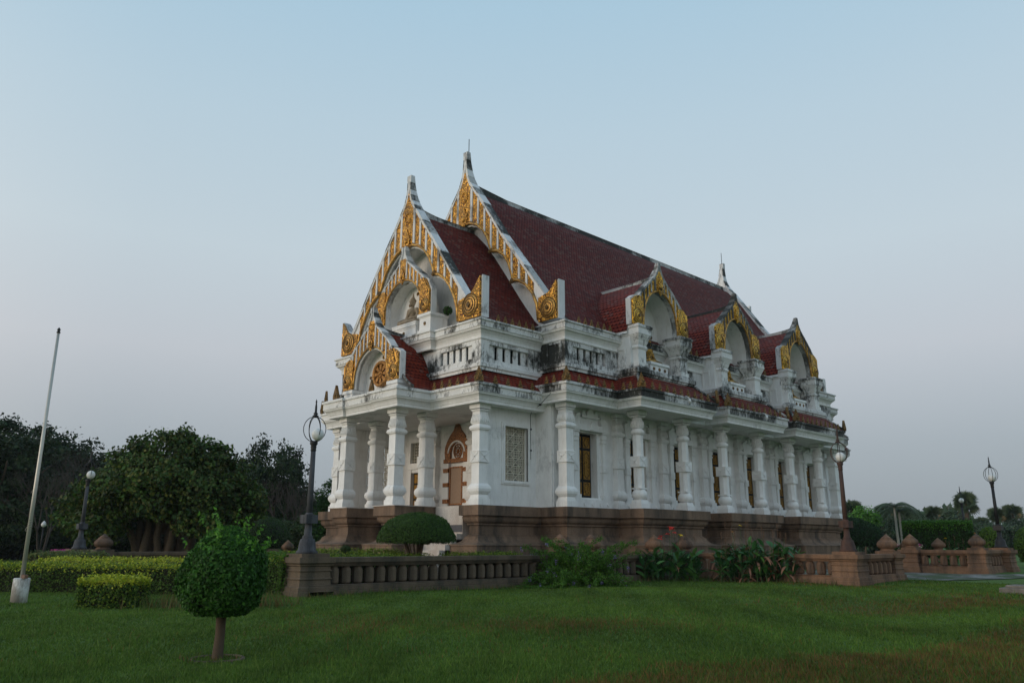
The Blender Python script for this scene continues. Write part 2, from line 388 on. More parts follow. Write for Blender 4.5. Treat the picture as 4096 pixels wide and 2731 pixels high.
# ---- columns
SQ2 = math.sqrt(2)
def square_column(cx, cy, top, name='column', s=1.0, kind='square', parent=None, half=False):
    """base at ZP; top = soffit height"""
    g = MB(); Z = ZP; k = top-7.3
    def sq(pr, mi=0, sm=False): g.lathe([(r*s, z) for r, z in pr], cx, cy, 0, 4, mi, sm, math.pi/4, True)
    def rd(pr, mi=0): g.lathe([(r*s, z) for r, z in pr], cx, cy, 0, 20, mi, True)
    sq([(0.325, Z), (0.325, Z+0.26)]); sq([(0.28, Z+0.26), (0.28, Z+0.34)]); sq([(0.265, Z+0.34), (0.25, Z+0.42)])
    bulb = [(0.235, Z+0.42), (0.29, Z+0.47), (0.345, Z+0.56), (0.36, Z+0.66), (0.33, Z+0.77), (0.27, Z+0.85), (0.245, Z+0.90)]
    (sq if kind == 'square' else rd)(bulb); sq([(0.255, Z+0.90), (0.255, Z+0.97)])
    b0 = 4.84+k*0.5; b1 = b0+0.5; st = 6.15+k
    if kind == 'square': sq([(0.24, Z+0.97), (0.24, b0)]); sq([(0.24, b1), (0.24, st)])
    else:
        for z0, z1 in ((Z+0.97, b0), (b1, st)): g.lathe([(0.235*s, z0), (0.235*s, z1)], cx, cy, 0, 8, 0, False, math.pi/8, True)
    hb = 0.285*s; g.box(cx-hb, cx+hb, cy-hb, cy+hb, b0, b1)
    # carved crossed leaves on the block
    for ax in range(4):
        ca, sa = [(1, 0), (0, 1), (-1, 0), (0, -1)][ax]
        def T(u, z, t): return (cx+(hb+t)*ca-u*sa, cy+(hb+t)*sa+u*ca, z)
        q = MB(T); e = 0.235*s; zc = (b0+b1)/2; w = 0.03
        for sg in (-1, 1): q.prism([(-e, zc-sg*0.2-w), (-e, zc-sg*0.2+w), (e, zc+sg*0.2+w), (e, zc+sg*0.2-w)], 0, 0.018)
        for z in (b0+0.012, b1-0.035): q.prism([(-hb, z), (hb, z), (hb, z+0.022), (-hb, z+0.022)], 0, 0.014)
        b = len(g.v); g.v += q.v
        for f in q.f: g.f.append(tuple(i+b for i in f)); g.mi.append(0); g.sm.append(False)
    f = sq if kind == 'square' else rd
    f([(0.25, st), (0.25, st+0.03), (0.30, st+0.06), (0.335, st+0.14), (0.31, st+0.23), (0.24, st+0.28), (0.23, st+0.33)])
    f([(0.275, st+0.33), (0.285, st+0.36), (0.29, st+0.42), (0.27, st+0.55), (0.235, st+0.70), (0.235, st+0.80), (0.21, st+0.84)])
    sq([(0.25, st+0.84), (0.25, st+0.88)]); sq([(0.285, st+0.88), (0.285, st+0.93)]); sq([(0.33, st+0.96), (0.33, top)])
    # petals of the capital as ribs
    for i in range(16):
        a = 2*math.pi*(i+0.5)/16
        if kind != 'square':
            g.tube([(cx+0.30*s*math.cos(a), cy+0.30*s*math.sin(a), st+0.40), (cx+0.285*s*math.cos(a), cy+0.285*s*math.sin(a), st+0.56), (cx+0.25*s*math.cos(a), cy+0.25*s*math.sin(a), st+0.72)], [0.03, 0.03, 0.018], 5)
    if kind == 'square':
        for ax in range(4):
            ca, sa = [(1, 0), (0, 1), (-1, 0), (0, -1)][ax]
            for j in range(5):
                u = (-0.2+0.1*j)*s
                def pt(r, z): return (cx+r*s*ca-u*(r/0.28)*sa, cy+r*s*sa+u*(r/0.28)*ca, z)
                g.tube([pt(0.292, st+0.38), pt(0.278, st+0.55), pt(0.243, st+0.72)], [0.026, 0.026, 0.016], 5)
    return g.build(name, MCOL, parent or hall)
for x, y in ((5.48, 22.26), (-5.48, 22.26), (1.95, 20.5), (-2.0, 20.5), (1.95, 22.15), (-2.0, 22.15)): square_column(C+x, y, 7.3)
square_column(C+6.98, 26.0, 7.63)
for yb in YB:
    for dy in (-1.83, 1.83): square_column(C+7.86, yb+dy, 7.63, kind='oct')
for y in (52.2,): square_column(C+6.98, y, 7.63)
square_column(C+5.48, 55.9, 7.3)
# pilasters on the long wall, behind and between the porch columns
WX = C+6.45
for y in [YB[0]-1.83, YB[0]+1.8, YB[1]-1.83, YB[1]+1.83, YB[2]-1.83, YB[2]+1.83]:
    square_column(WX+0.02, y+0.1, 7.63, 'pilaster', 0.95)
# ---- walls
def wall_y(mb, x0, x1, ya, yb, z0, z1, holes, mi=0):
    """wall running along Y, thickness x0..x1, holes (y0,y1,z0,z1) sorted"""
    y = ya
    for h in holes:
        mb.box(x0, x1, y, h[0], z0, z1, mi); mb.box(x0, x1, h[0], h[1], z0, h[2], mi); mb.box(x0, x1, h[0], h[1], h[3], z1, mi); y = h[1]
    mb.box(x0, x1, y, yb, z0, z1, mi)
def wall_x(mb, y0, y1, xa, xb, z0, z1, holes, mi=0):
    x = xa
    for h in holes:
        mb.box(x, h[0], y0, y1, z0, z1, mi); mb.box(h[0], h[1], y0, y1, z0, h[2], mi); mb.box(h[0], h[1], y0, y1, h[3], z1, mi); x = h[1]
    mb.box(x, xb, y0, y1, z0, z1, mi)
LAT = (23.72, 25.12, 4.20, 6.55)
for sx in (1, -1):
    mb = MB(); x0, x1 = (C+5.12, C+5.42) if sx > 0 else (C-5.42, C-5.12)
    wall_y(mb, x0, x1, 22.5, 25.9, ZP, 7.45, [LAT]); mb.build('wall', MW, hall)
    # moulded surround and lattice
    xo = x1 if sx > 0 else x0
    mb = MB()
    for e, tt in ((0.17, 0.05), (0.11, 0.08)):
        a, b, c0, d = LAT[0]-e, LAT[1]+e, LAT[2]-e, LAT[3]+e; xs = sorted((xo-sx*0.02, xo+sx*tt))
        mb.box(*xs, a, LAT[0], c0, d); mb.box(*xs, LAT[1], b, c0, d); mb.box(*xs, LAT[0], LAT[1], c0, LAT[2]); mb.box(*xs, LAT[0], LAT[1], LAT[3], d)
    win = mb.build('window', MW, hall)
    g = MB(); xs = sorted((xo-sx*0.24, xo-sx*0.15)); ny, nz = 4, 7
    cw = (LAT[1]-LAT[0])/ny; ch = (LAT[3]-LAT[2])/nz; bw = 0.018
    for i in range(ny+1): g.box(*xs, LAT[0]+i*cw-bw, LAT[0]+i*cw+bw, LAT[2], LAT[3])
    xs2 = (xs[0]+0.004, xs[1]-0.004)
    for j in range(nz+1): g.box(*xs2, LAT[0], LAT[1], LAT[2]+j*ch-bw, LAT[2]+j*ch+bw)
    xs3 = (xs[0]+0.012, xs[1]-0.012)
    for i in range(ny):
        for j in range(nz):
            yc, zc = LAT[0]+(i+.5)*cw, LAT[2]+(j+.5)*ch
            if (i+j) % 2 == 0:
                for sg in (-1, 1):
                    T = lambda u, z, t: (t, u, z)
                    q = MB(T); w = 0.02
                    q.prism([(yc-cw/2, zc-sg*ch/2-w), (yc-cw/2, zc-sg*ch/2+w), (yc+cw/2, zc+sg*ch/2+w), (yc+cw/2, zc+sg*ch/2-w)], *xs3)
                    b = len(g.v); g.v += q.v
                    for f in q.f: g.f.append(tuple(k+b for k in f)); g.mi.append(0); g.sm.append(False)
                for k in range(8):
                    a0, a1 = k*math.pi/4, (k+1)*math.pi/4; rr = min(cw, ch)*0.3
                    g.tube([(xs[1]-0.03, yc+rr*math.cos(a0), zc+rr*math.sin(a0)), (xs[1]-0.03, yc+rr*math.cos(a1), zc+rr*math.sin(a1))], 0.014, 4)
            else:
                for d in (-0.17, 0.17): g.box(*xs3, yc+d*cw-0.012, yc+d*cw+0.012, zc-ch/2, zc+ch/2)
                for d in (-0.2, 0.2): g.box(xs3[0]+.004, xs3[1]-.004, yc-cw/2, yc+cw/2, zc+d*ch-0.011, zc+d*ch+0.011)
    if sx > 0: g.box(xs[0]-0.12, xs[0]-0.1, LAT[0], LAT[1], LAT[2], LAT[3], 1)  # dark panel added behind the lattice so its gaps look unlit
    g.build('lattice', [mat_plain('cream_lattice', (0.62, 0.58, 0.48), var=0.1) if sx > 0 else bpy.data.materials['cream_lattice'], MDARK], win)
# verandah back wall with two doors, grilles, and the plaque between them
mb = MB(); holes = [(C-3.55, C-2.45, ZP, 5.12), (C+2.45, C+3.55, ZP, 5.12)]
wall_x(mb, 25.45, 25.72, C-5.2, C+5.2, ZP, 5.5, holes)
holes2 = [(C-3.7, C-2.3, 5.62, 6.7), (C+2.3, C+3.7, 5.62, 6.7)]
wall_x(mb, 25.45, 25.72, C-5.2, C+5.2, 5.5, 7.5, holes2); mb.build('wall', MW, hall)
for sx in (-1, 1):
    xc = C+3.0*sx
    mb = MB(); mb.box(xc-0.72, xc-0.55, 25.40, 25.47, ZP, 5.3); mb.box(xc+0.55, xc+0.72, 25.40, 25.47, ZP, 5.3); mb.box(xc-0.80, xc+0.80, 25.36, 25.47, 5.3, 5.5)
    d = mb.build('door', MW, hall)
    mb = MB(); mb.box(xc-0.55, xc+0.55, 25.62, 25.68, ZP, 5.12, 0)
    for j, (za, zb) in enumerate(((3.25, 3.7), (3.8, 4.5), (4.6, 5.05))):
        for sg in (-1, 1): mb.box(xc+sg*0.28-0.2, xc+sg*0.28+0.2, 25.59, 25.63, za, zb, 1)
    mb.build('shutter', [MBLACK, MDOORG], d)
    g = MB()
    for i in range(9): x = xc-0.7+0.175*i; g.box(x-0.015, x+0.015, 25.6, 25.66, 5.62, 6.7)
    for j in range(8): z = 5.62+0.154*j; g.box(xc-0.7, xc+0.7, 25.604, 25.656, z-0.014, z+0.014)
    g.box(xc-0.7, xc+0.7, 25.72, 25.74, 5.62, 6.7, 1)  # dark panel behind the grille, its shade put into the colour
    g.build('lattice', [bpy.data.materials['cream_lattice'], MDARK], d)
    square_column(C+1.45*sx, 25.42, 7.3, 'pilaster', 0.9)
pl = MB(); Tf = Tfront(25.45); pl.T = Tf; px = 0.25
pl.prism([(px-0.42, 3.42), (px+0.42, 3.42), (px+0.42, 5.15), (px-0.42, 5.15)], 0.0, 0.10, 0)
plaque = pl.build('plaque', MPLAQ, hall)
g = MB(Tf)
for a, b, c0, d in ((px-0.5, px-0.42, 3.36, 5.22), (px+0.42, px+0.5, 3.36, 5.22)): g.prism([(a, c0), (b, c0), (b, d), (a, d)], 0, 0.14)
g.prism([(px-0.42, 3.36), (px+0.42, 3.36), (px+0.42, 3.43), (px-0.42, 3.43)], 0, 0.14); g.prism([(px-0.42, 5.15), (px+0.42, 5.15), (px+0.42, 5.22), (px-0.42, 5.22)], 0, 0.14)
g.prism([(px-0.95, 5.42), (px+0.95, 5.42), (px+0.95, 5.62), (px-0.95, 5.62)], 0, 0.16)
for sg in (-1, 1):
    for z in (3.45, 4.25, 4.95): g.prism([(px+sg*0.72-0.2, z), (px+sg*0.72+0.2, z), (px+sg*0.72+0.2, z+0.2), (px+sg*0.72-0.2, z+0.2)], 0, 0.2)
g.build('gilt_frame', MPLG, plaque)
g = MB(Tf)
for sg in (-1, 1): g.prism([(px+sg*0.72-0.16, 3.1), (px+sg*0.72+0.16, 3.1), (px+sg*0.72+0.16, 5.4), (px+sg*0.72-0.16, 5.4)], 0, 0.15)
g.build('colonnette', MW, plaque)
arch = [(0.88, 5.62), (0.93, 5.95), (0.90, 6.2), (0.75, 6.5), (0.5, 6.8), (0.26, 7.02), (0.12, 7.3), (0.03, 7.62)]
full = [(px-u, z) for u, z in arch] + [(px+u, z) for u, z in reversed(arch)]
inner = [(0.0, 6.42), (0.2, 6.38), (0.42, 6.2), (0.5, 5.95), (0.5, 5.62)]
full = [(px+u, z) for u, z in reversed(arch)]
poly = [(px-u, z) for u, z in arch] + full + [(px+u, z) for u, z in reversed(inner)] + [(px-u, z) for u, z in inner]
g = MB(Tf); g.prism(poly, 0, 0.12); g.build('gilt_arch', MPLG, plaque)
g = MB(Tf); g.tube([(px+0.64*math.cos(a), 5.85+0.62*math.sin(a), 0.12) for a in np.linspace(0.1, math.pi-0.1, 15)], 0.05, 6); g.build('white_moulding', MCOL, plaque)
g = MB(Tf)
for r, w in ((0.30, 0.035), (0.2, 0.025)): g.tube([Vector((px+r*math.cos(a), 5.98+r*1.15*math.sin(a), 0.03)) for a in np.linspace(0, 2*math.pi, 25)], w, 6)
for k in range(8):
    a = k*math.pi/4; g.tube([(px, 5.98, 0.03), (px+0.28*math.cos(a), 5.98+0.32*math.sin(a), 0.03)], 0.022, 5)
g.ell((px, 5.98, 0.03), (0.09, 0.09, 0.06)); g.v = [v for v in g.v]
g.build('wheel', MPLG, plaque)
# long walls with shuttered windows
WY = [28.1, 31.85, 35.5, 39.13, 42.75, 46.4, 50.1]
holes = [(y-0.62, y+0.62, 3.58, 6.55) for y in WY]
for sx in (1, -1):
    mb = MB(); xs = (WX-0.5, WX) if sx > 0 else (2*C-WX, 2*C-WX+0.5)
    wall_y(mb, *xs, 25.75, 52.3, ZP, 7.8, holes if sx > 0 else []); mb.build('wall', MW, hall)
mb = MB(); wall_x(mb, 25.66, 26.1, C+5.1, WX-0.03, ZP, 7.8, []); mb.build('wall', MW, hall); mb = MB(); wall_x(mb, 52.05, 52.28, C-6.4, C+6.4, ZP, 7.8, []); mb.build('wall', MW, hall)
mb = MB(); wall_y(mb, C+5.12, C+5.42, 52.3, 56.0, ZP, 7.45, []); wall_x(mb, 55.7, 56.0, C-5.4, C+5.12, ZP, 7.45, []); mb.build('wall', MW, hall)
def leaf_shape(cx, z0, w, h, lean=0):
    return [(cx-w, z0), (cx+w, z0), (cx+w*0.95+lean*0.4, z0+h*0.45), (cx+lean*0.8, z0+h), (cx-w*0.9+lean*0.3, z0+h*0.5)]
def side_window(yc):
    T = Tside(WX, yc); g = MB(T)
    g.prism([(-1.32, 3.12), (1.32, 3.12), (1.32, 3.50), (-1.32, 3.50)], -0.1, 0.22)          # sill block
    g.prism([(-1.0, 3.50), (1.0, 3.50), (1.0, 3.58), (-1.0, 3.58)], -0.1, 0.12)
    for sg in (-1, 1):                                                                       # colonnettes
        u = sg*1.0
        for a, b, w, t in ((3.5, 3.72, 0.24, 0.22), (3.72, 3.86, 0.17, 0.18), (3.86, 4.78, 0.12, 0.14), (4.78, 5.12, 0.17, 0.19), (5.12, 6.12, 0.12, 0.14), (6.12, 6.22, 0.17, 0.18), (6.22, 6.30, 0.13, 0.15), (6.30, 6.48, 0.18, 0.19), (6.48, 6.54, 0.14, 0.15), (6.54, 6.62, 0.2, 0.21)):
            g.prism([(u-w, a), (u+w, a), (u+w, b), (u-w, b)], -0.1, t)
        for j in (-1, 1): g.prism([(u-0.12, 4.95-0.1*j-0.02), (u-0.12, 4.95-0.1*j+0.02), (u+0.12, 4.95+0.1*j+0.02), (u+0.12, 4.95+0.1*j-0.02)], 0.19, 0.205)
    g.prism([(-1.25, 6.62), (1.25, 6.62), (1.25, 6.90), (-1.25, 6.90)], -0.1, 0.24)          # lintel
    g.prism([(-0.62, 6.90), (0.62, 6.90), (0.62, 7.22), (-0.62, 7.22)], -0.1, 0.10)
    g.prism([(-0.78, 7.22), (0.78, 7.22), (0.70, 7.32), (-0.70, 7.32)], -0.1, 0.2)
    for sg in (-1, 1):
        g.prism([(sg*u, z) for u, z in ((1.2, 6.9), (0.78, 6.9), (0.72, 7.1), (0.62, 7.3), (0.8, 7.42), (0.98, 7.36), (1.08, 7.22), (1.14, 7.3), (1.24, 7.12))], -0.1, 0.2)
        g.prism(leaf_shape(sg*0.4, 7.32, 0.13, 0.27, sg*0.06), -0.05, 0.16)
    g.prism([(-0.26, 7.32), (0.26, 7.32), (0.2, 7.5), (0.0, 7.74), (-0.2, 7.5)], -0.05, 0.2)
    g.prism(leaf_shape(0, 6.66, 0.14, 0.38), 0.2, 0.30)
    for u in (-1.1, -0.55, 0, 0.55, 1.1): g.lathe([(0.09, 0.0), (0.1, 0.02), (0.05, 0.04)], 0, 0, 0, 10) if False else g.prism([(u+0.09*math.cos(a), 3.3+0.09*math.sin(a)) for a in np.linspace(0, 2*math.pi, 9)[:-1]], 0.2, 0.255)
    w = g.build('window', MCOL, hall)
    s = MB(T); s.prism([(-0.62, 3.58), (0.62, 3.58), (0.62, 6.55), (-0.62, 6.55)], -0.46, -0.40, 0)
    for sg in (-1, 1):
        for za, zb, kind in ((3.72, 4.32, 'o'), (4.45, 5.78, 'd'), (5.9, 6.42, 'o')):
            u0, u1 = sg*0.30-0.23, sg*0.30+0.23
            s.prism([(u0, za), (u1, za), (u1, zb), (u0, zb)], -0.40, -0.375, 1)
            uc, zc, hh = sg*0.3, (za+zb)/2, (zb-za)/2-0.05
            if kind == 'o': ring = [(uc+0.16*math.cos(a), zc+hh*math.sin(a)) for a in np.linspace(0, 2*math.pi, 17)]
            else: ring = [(uc-0.17, zc-hh*0.72), (uc, zc-hh), (uc+0.17, zc-hh*0.72), (uc+0.17, zc+hh*0.72), (uc, zc+hh), (uc-0.17, zc+hh*0.72), (uc-0.17, zc-hh*0.72)]
            for p, q in zip(ring[:-1], ring[1:]): s.tube([(p[0], p[1], -0.372), (q[0], q[1], -0.372)], 0.013, 4, 0)
        s.prism([(sg*0.015, 3.58), (sg*0.03, 3.58), (sg*0.03, 6.55), (sg*0.015, 6.55)], -0.41, -0.385, 0)
    s.build('shutter', [MBLACK, MDOORG], w)
for y in WY: side_window(y)
# ---- entablature: two levels
def ent_prof(dz): return [(-0.3, 7.30+dz), (0.25, 7.30+dz), (0.25, 7.42+dz), (0.27, 7.43+dz), (0.29, 7.50+dz), (0.33, 7.57+dz), (0.40, 7.635+dz), (0.42, 7.64+dz), (0.42, 7.67+dz), (0.46, 7.72+dz), (0.45, 7.725+dz), (0.45, 8.0+dz), (0.51, 8.005+dz), (0.51, 8.11+dz), (0.47, 8.13+dz), (0.1, 8.14+dz)]
ENT_M = [0]*10 + [1]*5
front_path = P([(-5.8, Y0), (-2.55, Y0), (-2.55, 20.1), (-1.75, 20.1), (-1.75, 20.22), (1.35, 20.22), (1.35, 20.1), (2.55, 20.1), (2.55, Y0), (5.8, Y0), (5.8, 26.2), (-5.8, 26.2)])
main_path = P([(-7.35, Y1), (7.35, Y1)] + bays_path(7.35, 8.7, HB, 0, 0) + [(7.35, YE), (-7.35, YE)])
rear_path = P([(-5.8, 52.0), (5.8, 52.0), (5.8, 56.3), (-5.8, 56.3)])
mb = MB(); mb.sweep(front_path, ent_prof(L1), mis=ENT_M); mb.cap(front_path, -0.2, 7.32, 0, True); mb.build('entablature', [MW, MW2], hall)
mb = MB(); mb.sweep(main_path, ent_prof(L2), mis=ENT_M); mb.cap(main_path, -0.2, 7.65, 0, True); mb.build('entablature', [MW, MW3], hall)
mb = MB(); mb.sweep(rear_path, ent_prof(L1), mis=ENT_M); mb.cap(rear_path, -0.2, 7.32, 0, True); mb.build('entablature', [MW, MW3], hall)
# ---- skirt roofs above them
def skirt_prof(dz): return [(0.46, 8.12+dz), (0.30, 8.30+dz), (0.08, 8.50+dz), (-0.10, 8.68+dz), (-0.32, 8.90+dz)]
front_skirt = P([(-5.8, Y0), (5.8, Y0), (5.8, 26.2)])
mb = MB(); mb.sweep(P([(-5.8, 26.2), (-5.8, Y0), (5.8, Y0), (5.8, 26.2)]), skirt_prof(L1), closed=False, uv=True, smooth=True); mb.build('skirt_roof', MTILE2, hall)
mb = MB(); mb.sweep(main_path, skirt_prof(L2), uv=True, smooth=True); mb.build('skirt_roof', MTILE2, hall)
mb = MB(); mb.sweep(P([(5.8, 52.0), (5.8, 56.3), (-5.8, 56.3)]), skirt_prof(L1), closed=False, uv=True, smooth=True); mb.build('skirt_roof', MTILE2, hall)
# roof deck closing the bays behind the skirt
mb = MB(); mb.cap(main_path, -0.3, 9.2); mb.cap(P([(-5.8, Y0), (5.8, Y0), (5.8, 26.2), (-5.8, 26.2)]), -0.3, 8.88); mb.build('roof_deck', MW3, hall)
def hip(x, y, sx, sy, dz, big=True):
    pr = skirt_prof(dz); g = MB()
    pts = [Vector((C+x+sx*o, y+sy*o, z+0.03)) for o, z in pr]
    g.tube(pts, [0.085]*len(pts), 8); g.build('hip_ridge', MRIDGE, hall)
for x, y, sx, sy, dz in ((5.8, Y0, 1, -1, L1), (-5.8, Y0, -1, -1, L1), (7.35, Y1, 1, -1, L2), (-7.35, Y1, -1, -1, L2), (7.35, YE, 1, 1, L2)): hip(x, y, sx, sy, dz)
for yb in YB:
    hip(8.7, yb-HB, 1, -1, L2); hip(8.7, yb+HB, 1, 1, L2)
# gilded antefixes along the eaves
def antefix_mesh(s):
    g = MB()
    g.prism([(-0.09*s, 0), (0.09*s, 0), (0.085*s, 0.1*s), (0.05*s, 0.2*s), (0.0, 0.34*s), (-0.05*s, 0.2*s), (-0.085*s, 0.1*s)], -0.02*s, 0.04*s)
    g.lathe([(0.05*s, 0.0), (0.055*s, 0.02*s), (0.02*s, 0.045*s)], 0, 0, 0, 10)
    return g
def antefix(x, y, z, rz, s=1.0, first={}):
    key = s
    if key not in first:
        q = MB(lambda u, zz, t: (u, -t, zz)); q.prism([(-0.10*s, 0), (0.10*s, 0), (0.105*s, 0.09*s), (0.06*s, 0.2*s), (0.0, 0.36*s), (-0.06*s, 0.2*s), (-0.105*s, 0.09*s)], -0.02*s, 0.05*s)
        q.ell((0, 0.1*s, 0.05*s), (0.05*s, 0.05*s, 0.03*s), 8, 6)
        q.v = q.v
        o = q.build('antefix', MANTE); first[key] = o.data; WORLD_TMP.append(o)
        o.parent = hall; o.matrix_parent_inverse = Matrix.Translation(-hall.location); o.location = (x, y, z); o.rotation_euler = (0, 0, rz); return
    o = bpy.data.objects.new('antefix', first[key]); COL.objects.link(o); o.parent = hall; o.matrix_parent_inverse = Matrix.Translation(-hall.location)
    o.location = (x, y, z); o.rotation_euler = (0, 0, rz)
WORLD_TMP = []
MANTE = mat_gold('weathered_gilt_antefix', (0.36, 0.20, 0.06), (0.035, 0.03, 0.022), scale=12, metal=0.3)
def ante_row(xa, ya, xb, yb, z, n, rz, s=1.0):
    for i in range(n):
        f = (i+0.5)/n; antefix(C+xa+(xb-xa)*f, ya+(yb-ya)*f, z, rz, s)
HP = math.pi/2
ante_row(3.0, Y0-0.44, 5.7, Y0-0.44, 8.13, 5, 0); ante_row(6.24, Y0+0.1, 6.24, 25.0, 8.13, 4, HP)
ante_row(-5.9, Y0-0.44, -3.4, Y0-0.44, 8.13, 3, 0)
ante_row(6.4, Y1-0.44, 7.3, Y1-0.44, 8.46, 2, 0); ante_row(7.8, Y1+0.1, 7.8, 28.6, 8.46, 5, HP)
for yb in YB:
    ante_row(7.95, yb-HB-0.44, 8.75, yb-HB-0.44, 8.46, 2, 0); ante_row(9.15, yb-HB+0.1, 9.15, yb+HB-0.1, 8.46, 9, HP)
    antefix(C+9.14, yb-HB-0.42, 8.45, HP/2, 1.9); antefix(C+9.14, yb+HB+0.42, 8.45, HP*1.5, 1.9)
antefix(C+6.22, Y0-0.42, 8.12, HP/2, 1.9); antefix(C+7.78, Y1-0.42, 8.45, HP/2, 1.9)
antefix(C-6.2, Y0-0.42, 8.12, -HP/2, 1.9); antefix(C+1.0, 19.72, 8.13, 0, 1.5); antefix(C-2.9, 19.75, 8.13, -HP/2, 1.5); antefix(C-1.95, 19.72, 8.13, 0, 1.9)
# ---- upper storey
def up_prof(dz): return [(-0.12, 8.80+dz), (-0.12, 8.94+dz), (-0.06, 8.95+dz), (-0.06, 9.10+dz), (-0.12, 9.13+dz), (-0.25, 9.16+dz)]
def cor_prof(dz, o=0.0): return [(-0.25+o, 10.19+dz), (-0.20+o, 10.22+dz), (-0.20+o, 10.32+dz), (-0.22+o, 10.34+dz), (-0.18+o, 10.45+dz), (-0.10+o, 10.56+dz), (-0.02+o, 10.61+dz), (0.0+o, 10.62+dz), (0.0+o, 10.66+dz), (0.05+o, 10.71+dz), (0.04+o, 10.715+dz), (0.04+o, 10.96+dz), (0.10+o, 10.965+dz), (0.10+o, 11.04+dz), (-0.4+o, 11.05+dz)]
upf = P([(-5.8, 26.2), (-5.8, Y0), (-2.6, Y0), (-2.6, Y0-0.25), (2.6, Y0-0.25), (2.6, Y0), (5.8, Y0), (5.8, 26.2)])
mb = MB(); mb.sweep(P([(-5.8, 26.2), (-5.8, Y0), (5.8, Y0), (5.8, 26.2)]), up_prof(L1), closed=False, mis=[1]*5)
mb.sweep(upf, cor_prof(L1), closed=False, mis=[0]*10+[1]*4); mb.cap(P([(-5.8, Y0), (5.8, Y0), (5.8, 26.2), (-5.8, 26.2)]), -0.1, 11.04, 1)
mb.build('upper_cornice', [MW, MW2], hall)
upm = P([(-7.35, Y1), (7.35, Y1), (7.35, YE), (-7.35, YE)])
mb = MB(); mb.sweep(upm, up_prof(L2), mis=[1]*5); mb.sweep(upm, cor_prof(L2), mis=[0]*10+[1]*4); mb.cap(upm, -0.1, 11.37, 1)
mb.build('upper_cornice', [MW, MW3], hall)
upr = P([(5.8, 52.0), (5.8, 56.3), (-5.8, 56.3), (-5.8, 52.0)])
mb = MB(); mb.sweep(upr, up_prof(L1), closed=False); mb.sweep(upr, cor_prof(L1), closed=False); mb.cap(P([(-5.8, 52.0), (5.8, 52.0), (5.8, 56.3), (-5.8, 56.3)]), -0.1, 11.04); mb.build('upper_cornice', MW3, hall)
# upper walls (hx, front opening list, side opening list)
def slats(T, ua, ub, za, zb, n, mat, par):
    g = MB(T); w = (ub-ua)/n
    for i in range(n):
        u = ua+(i+0.5)*w; g.prism([(u-0.3*w, za), (u+0.3*w, za), (u+0.3*w, zb), (u-0.3*w, zb)], -0.18, -0.10)
        for k in range(3):
            z = za+(zb-za)*(0.2+0.3*k); g.prism([(u-0.17*w, z-0.05), (u+0.17*w, z-0.05), (u+0.12*w, z+0.05), (u-0.12*w, z+0.05)], -0.10, -0.085)
    g.prism([(ua, za), (ub, za), (ub, zb), (ua, zb)], -0.34, -0.30, 1)  # dark panel behind the slats, shade of the gaps put into its colour
    v = g.build('louvre_window', [mat, MDARK], par)
def upper_wall_front(dz, hx, yp, openings, name='upper_wall', m=MW):
    mb = MB(); x = C-hx
    za, zb = 9.16+dz, 10.22+dz; oz0, oz1 = za+0.22, zb-0.22
    wall_x(mb, yp, yp+0.35, C-hx, C+hx, za, zb, [(C+a, C+b, oz0, oz1) for a, b in openings]); return mb
mb = upper_wall_front(L1, 5.55, Y0+0.25, [(-5.0, -2.9), (2.75, 4.95)])
wall_y(mb, C+5.2, C+5.55, Y0+0.6, 25.9, 9.16, 10.22, [(Y0+0.75, 25.1, 9.36, 10.02)]); mb.build('upper_wall', MW2, hall)
slats(Tfront(Y0+0.25), 2.75, 4.95, 9.38, 10.0, 5, MW, hall); slats(Tside(C+5.55, 0), Y0+0.75, 25.1, 9.36, 10.02, 5, MW2, hall)
mb = MB(); wall_x(mb, Y1+0.25, Y1+0.6, C-7.1, C+7.1, 9.49, 10.55, [])
wall_y(mb, C+6.75, C+7.1, Y1+0.6, YE-0.25, 9.49, 10.55, [(Y1+0.8, 28.7, 9.7, 10.32)]+[]); wall_x(mb, YE-0.6, YE-0.25, C-7.1, C+6.75, 9.49, 10.55, [])
mb.box(C-7.1, C-6.75, Y1+0.6, YE-0.6, 9.49, 10.55); mb.build('upper_wall', MW3, hall)
slats(Tside(C+7.1, 0), Y1+0.8, 28.7, 9.7, 10.32, 5, MW3, hall)
# framed blind panels
g = MB(Tfront(Y1+0.25))
g.prism([(6.0, 9.7), (6.1, 9.7), (6.1, 10.4), (6.0, 10.4)], 0, 0.05); g.prism([(6.8, 9.7), (6.9, 9.7), (6.9, 10.4), (6.8, 10.4)], 0, 0.05); g.prism([(6.0, 10.4), (6.9, 10.4), (6.9, 10.5), (6.0, 10.5)], 0, 0.05)
g.build('blind_panel', MW2, hall)
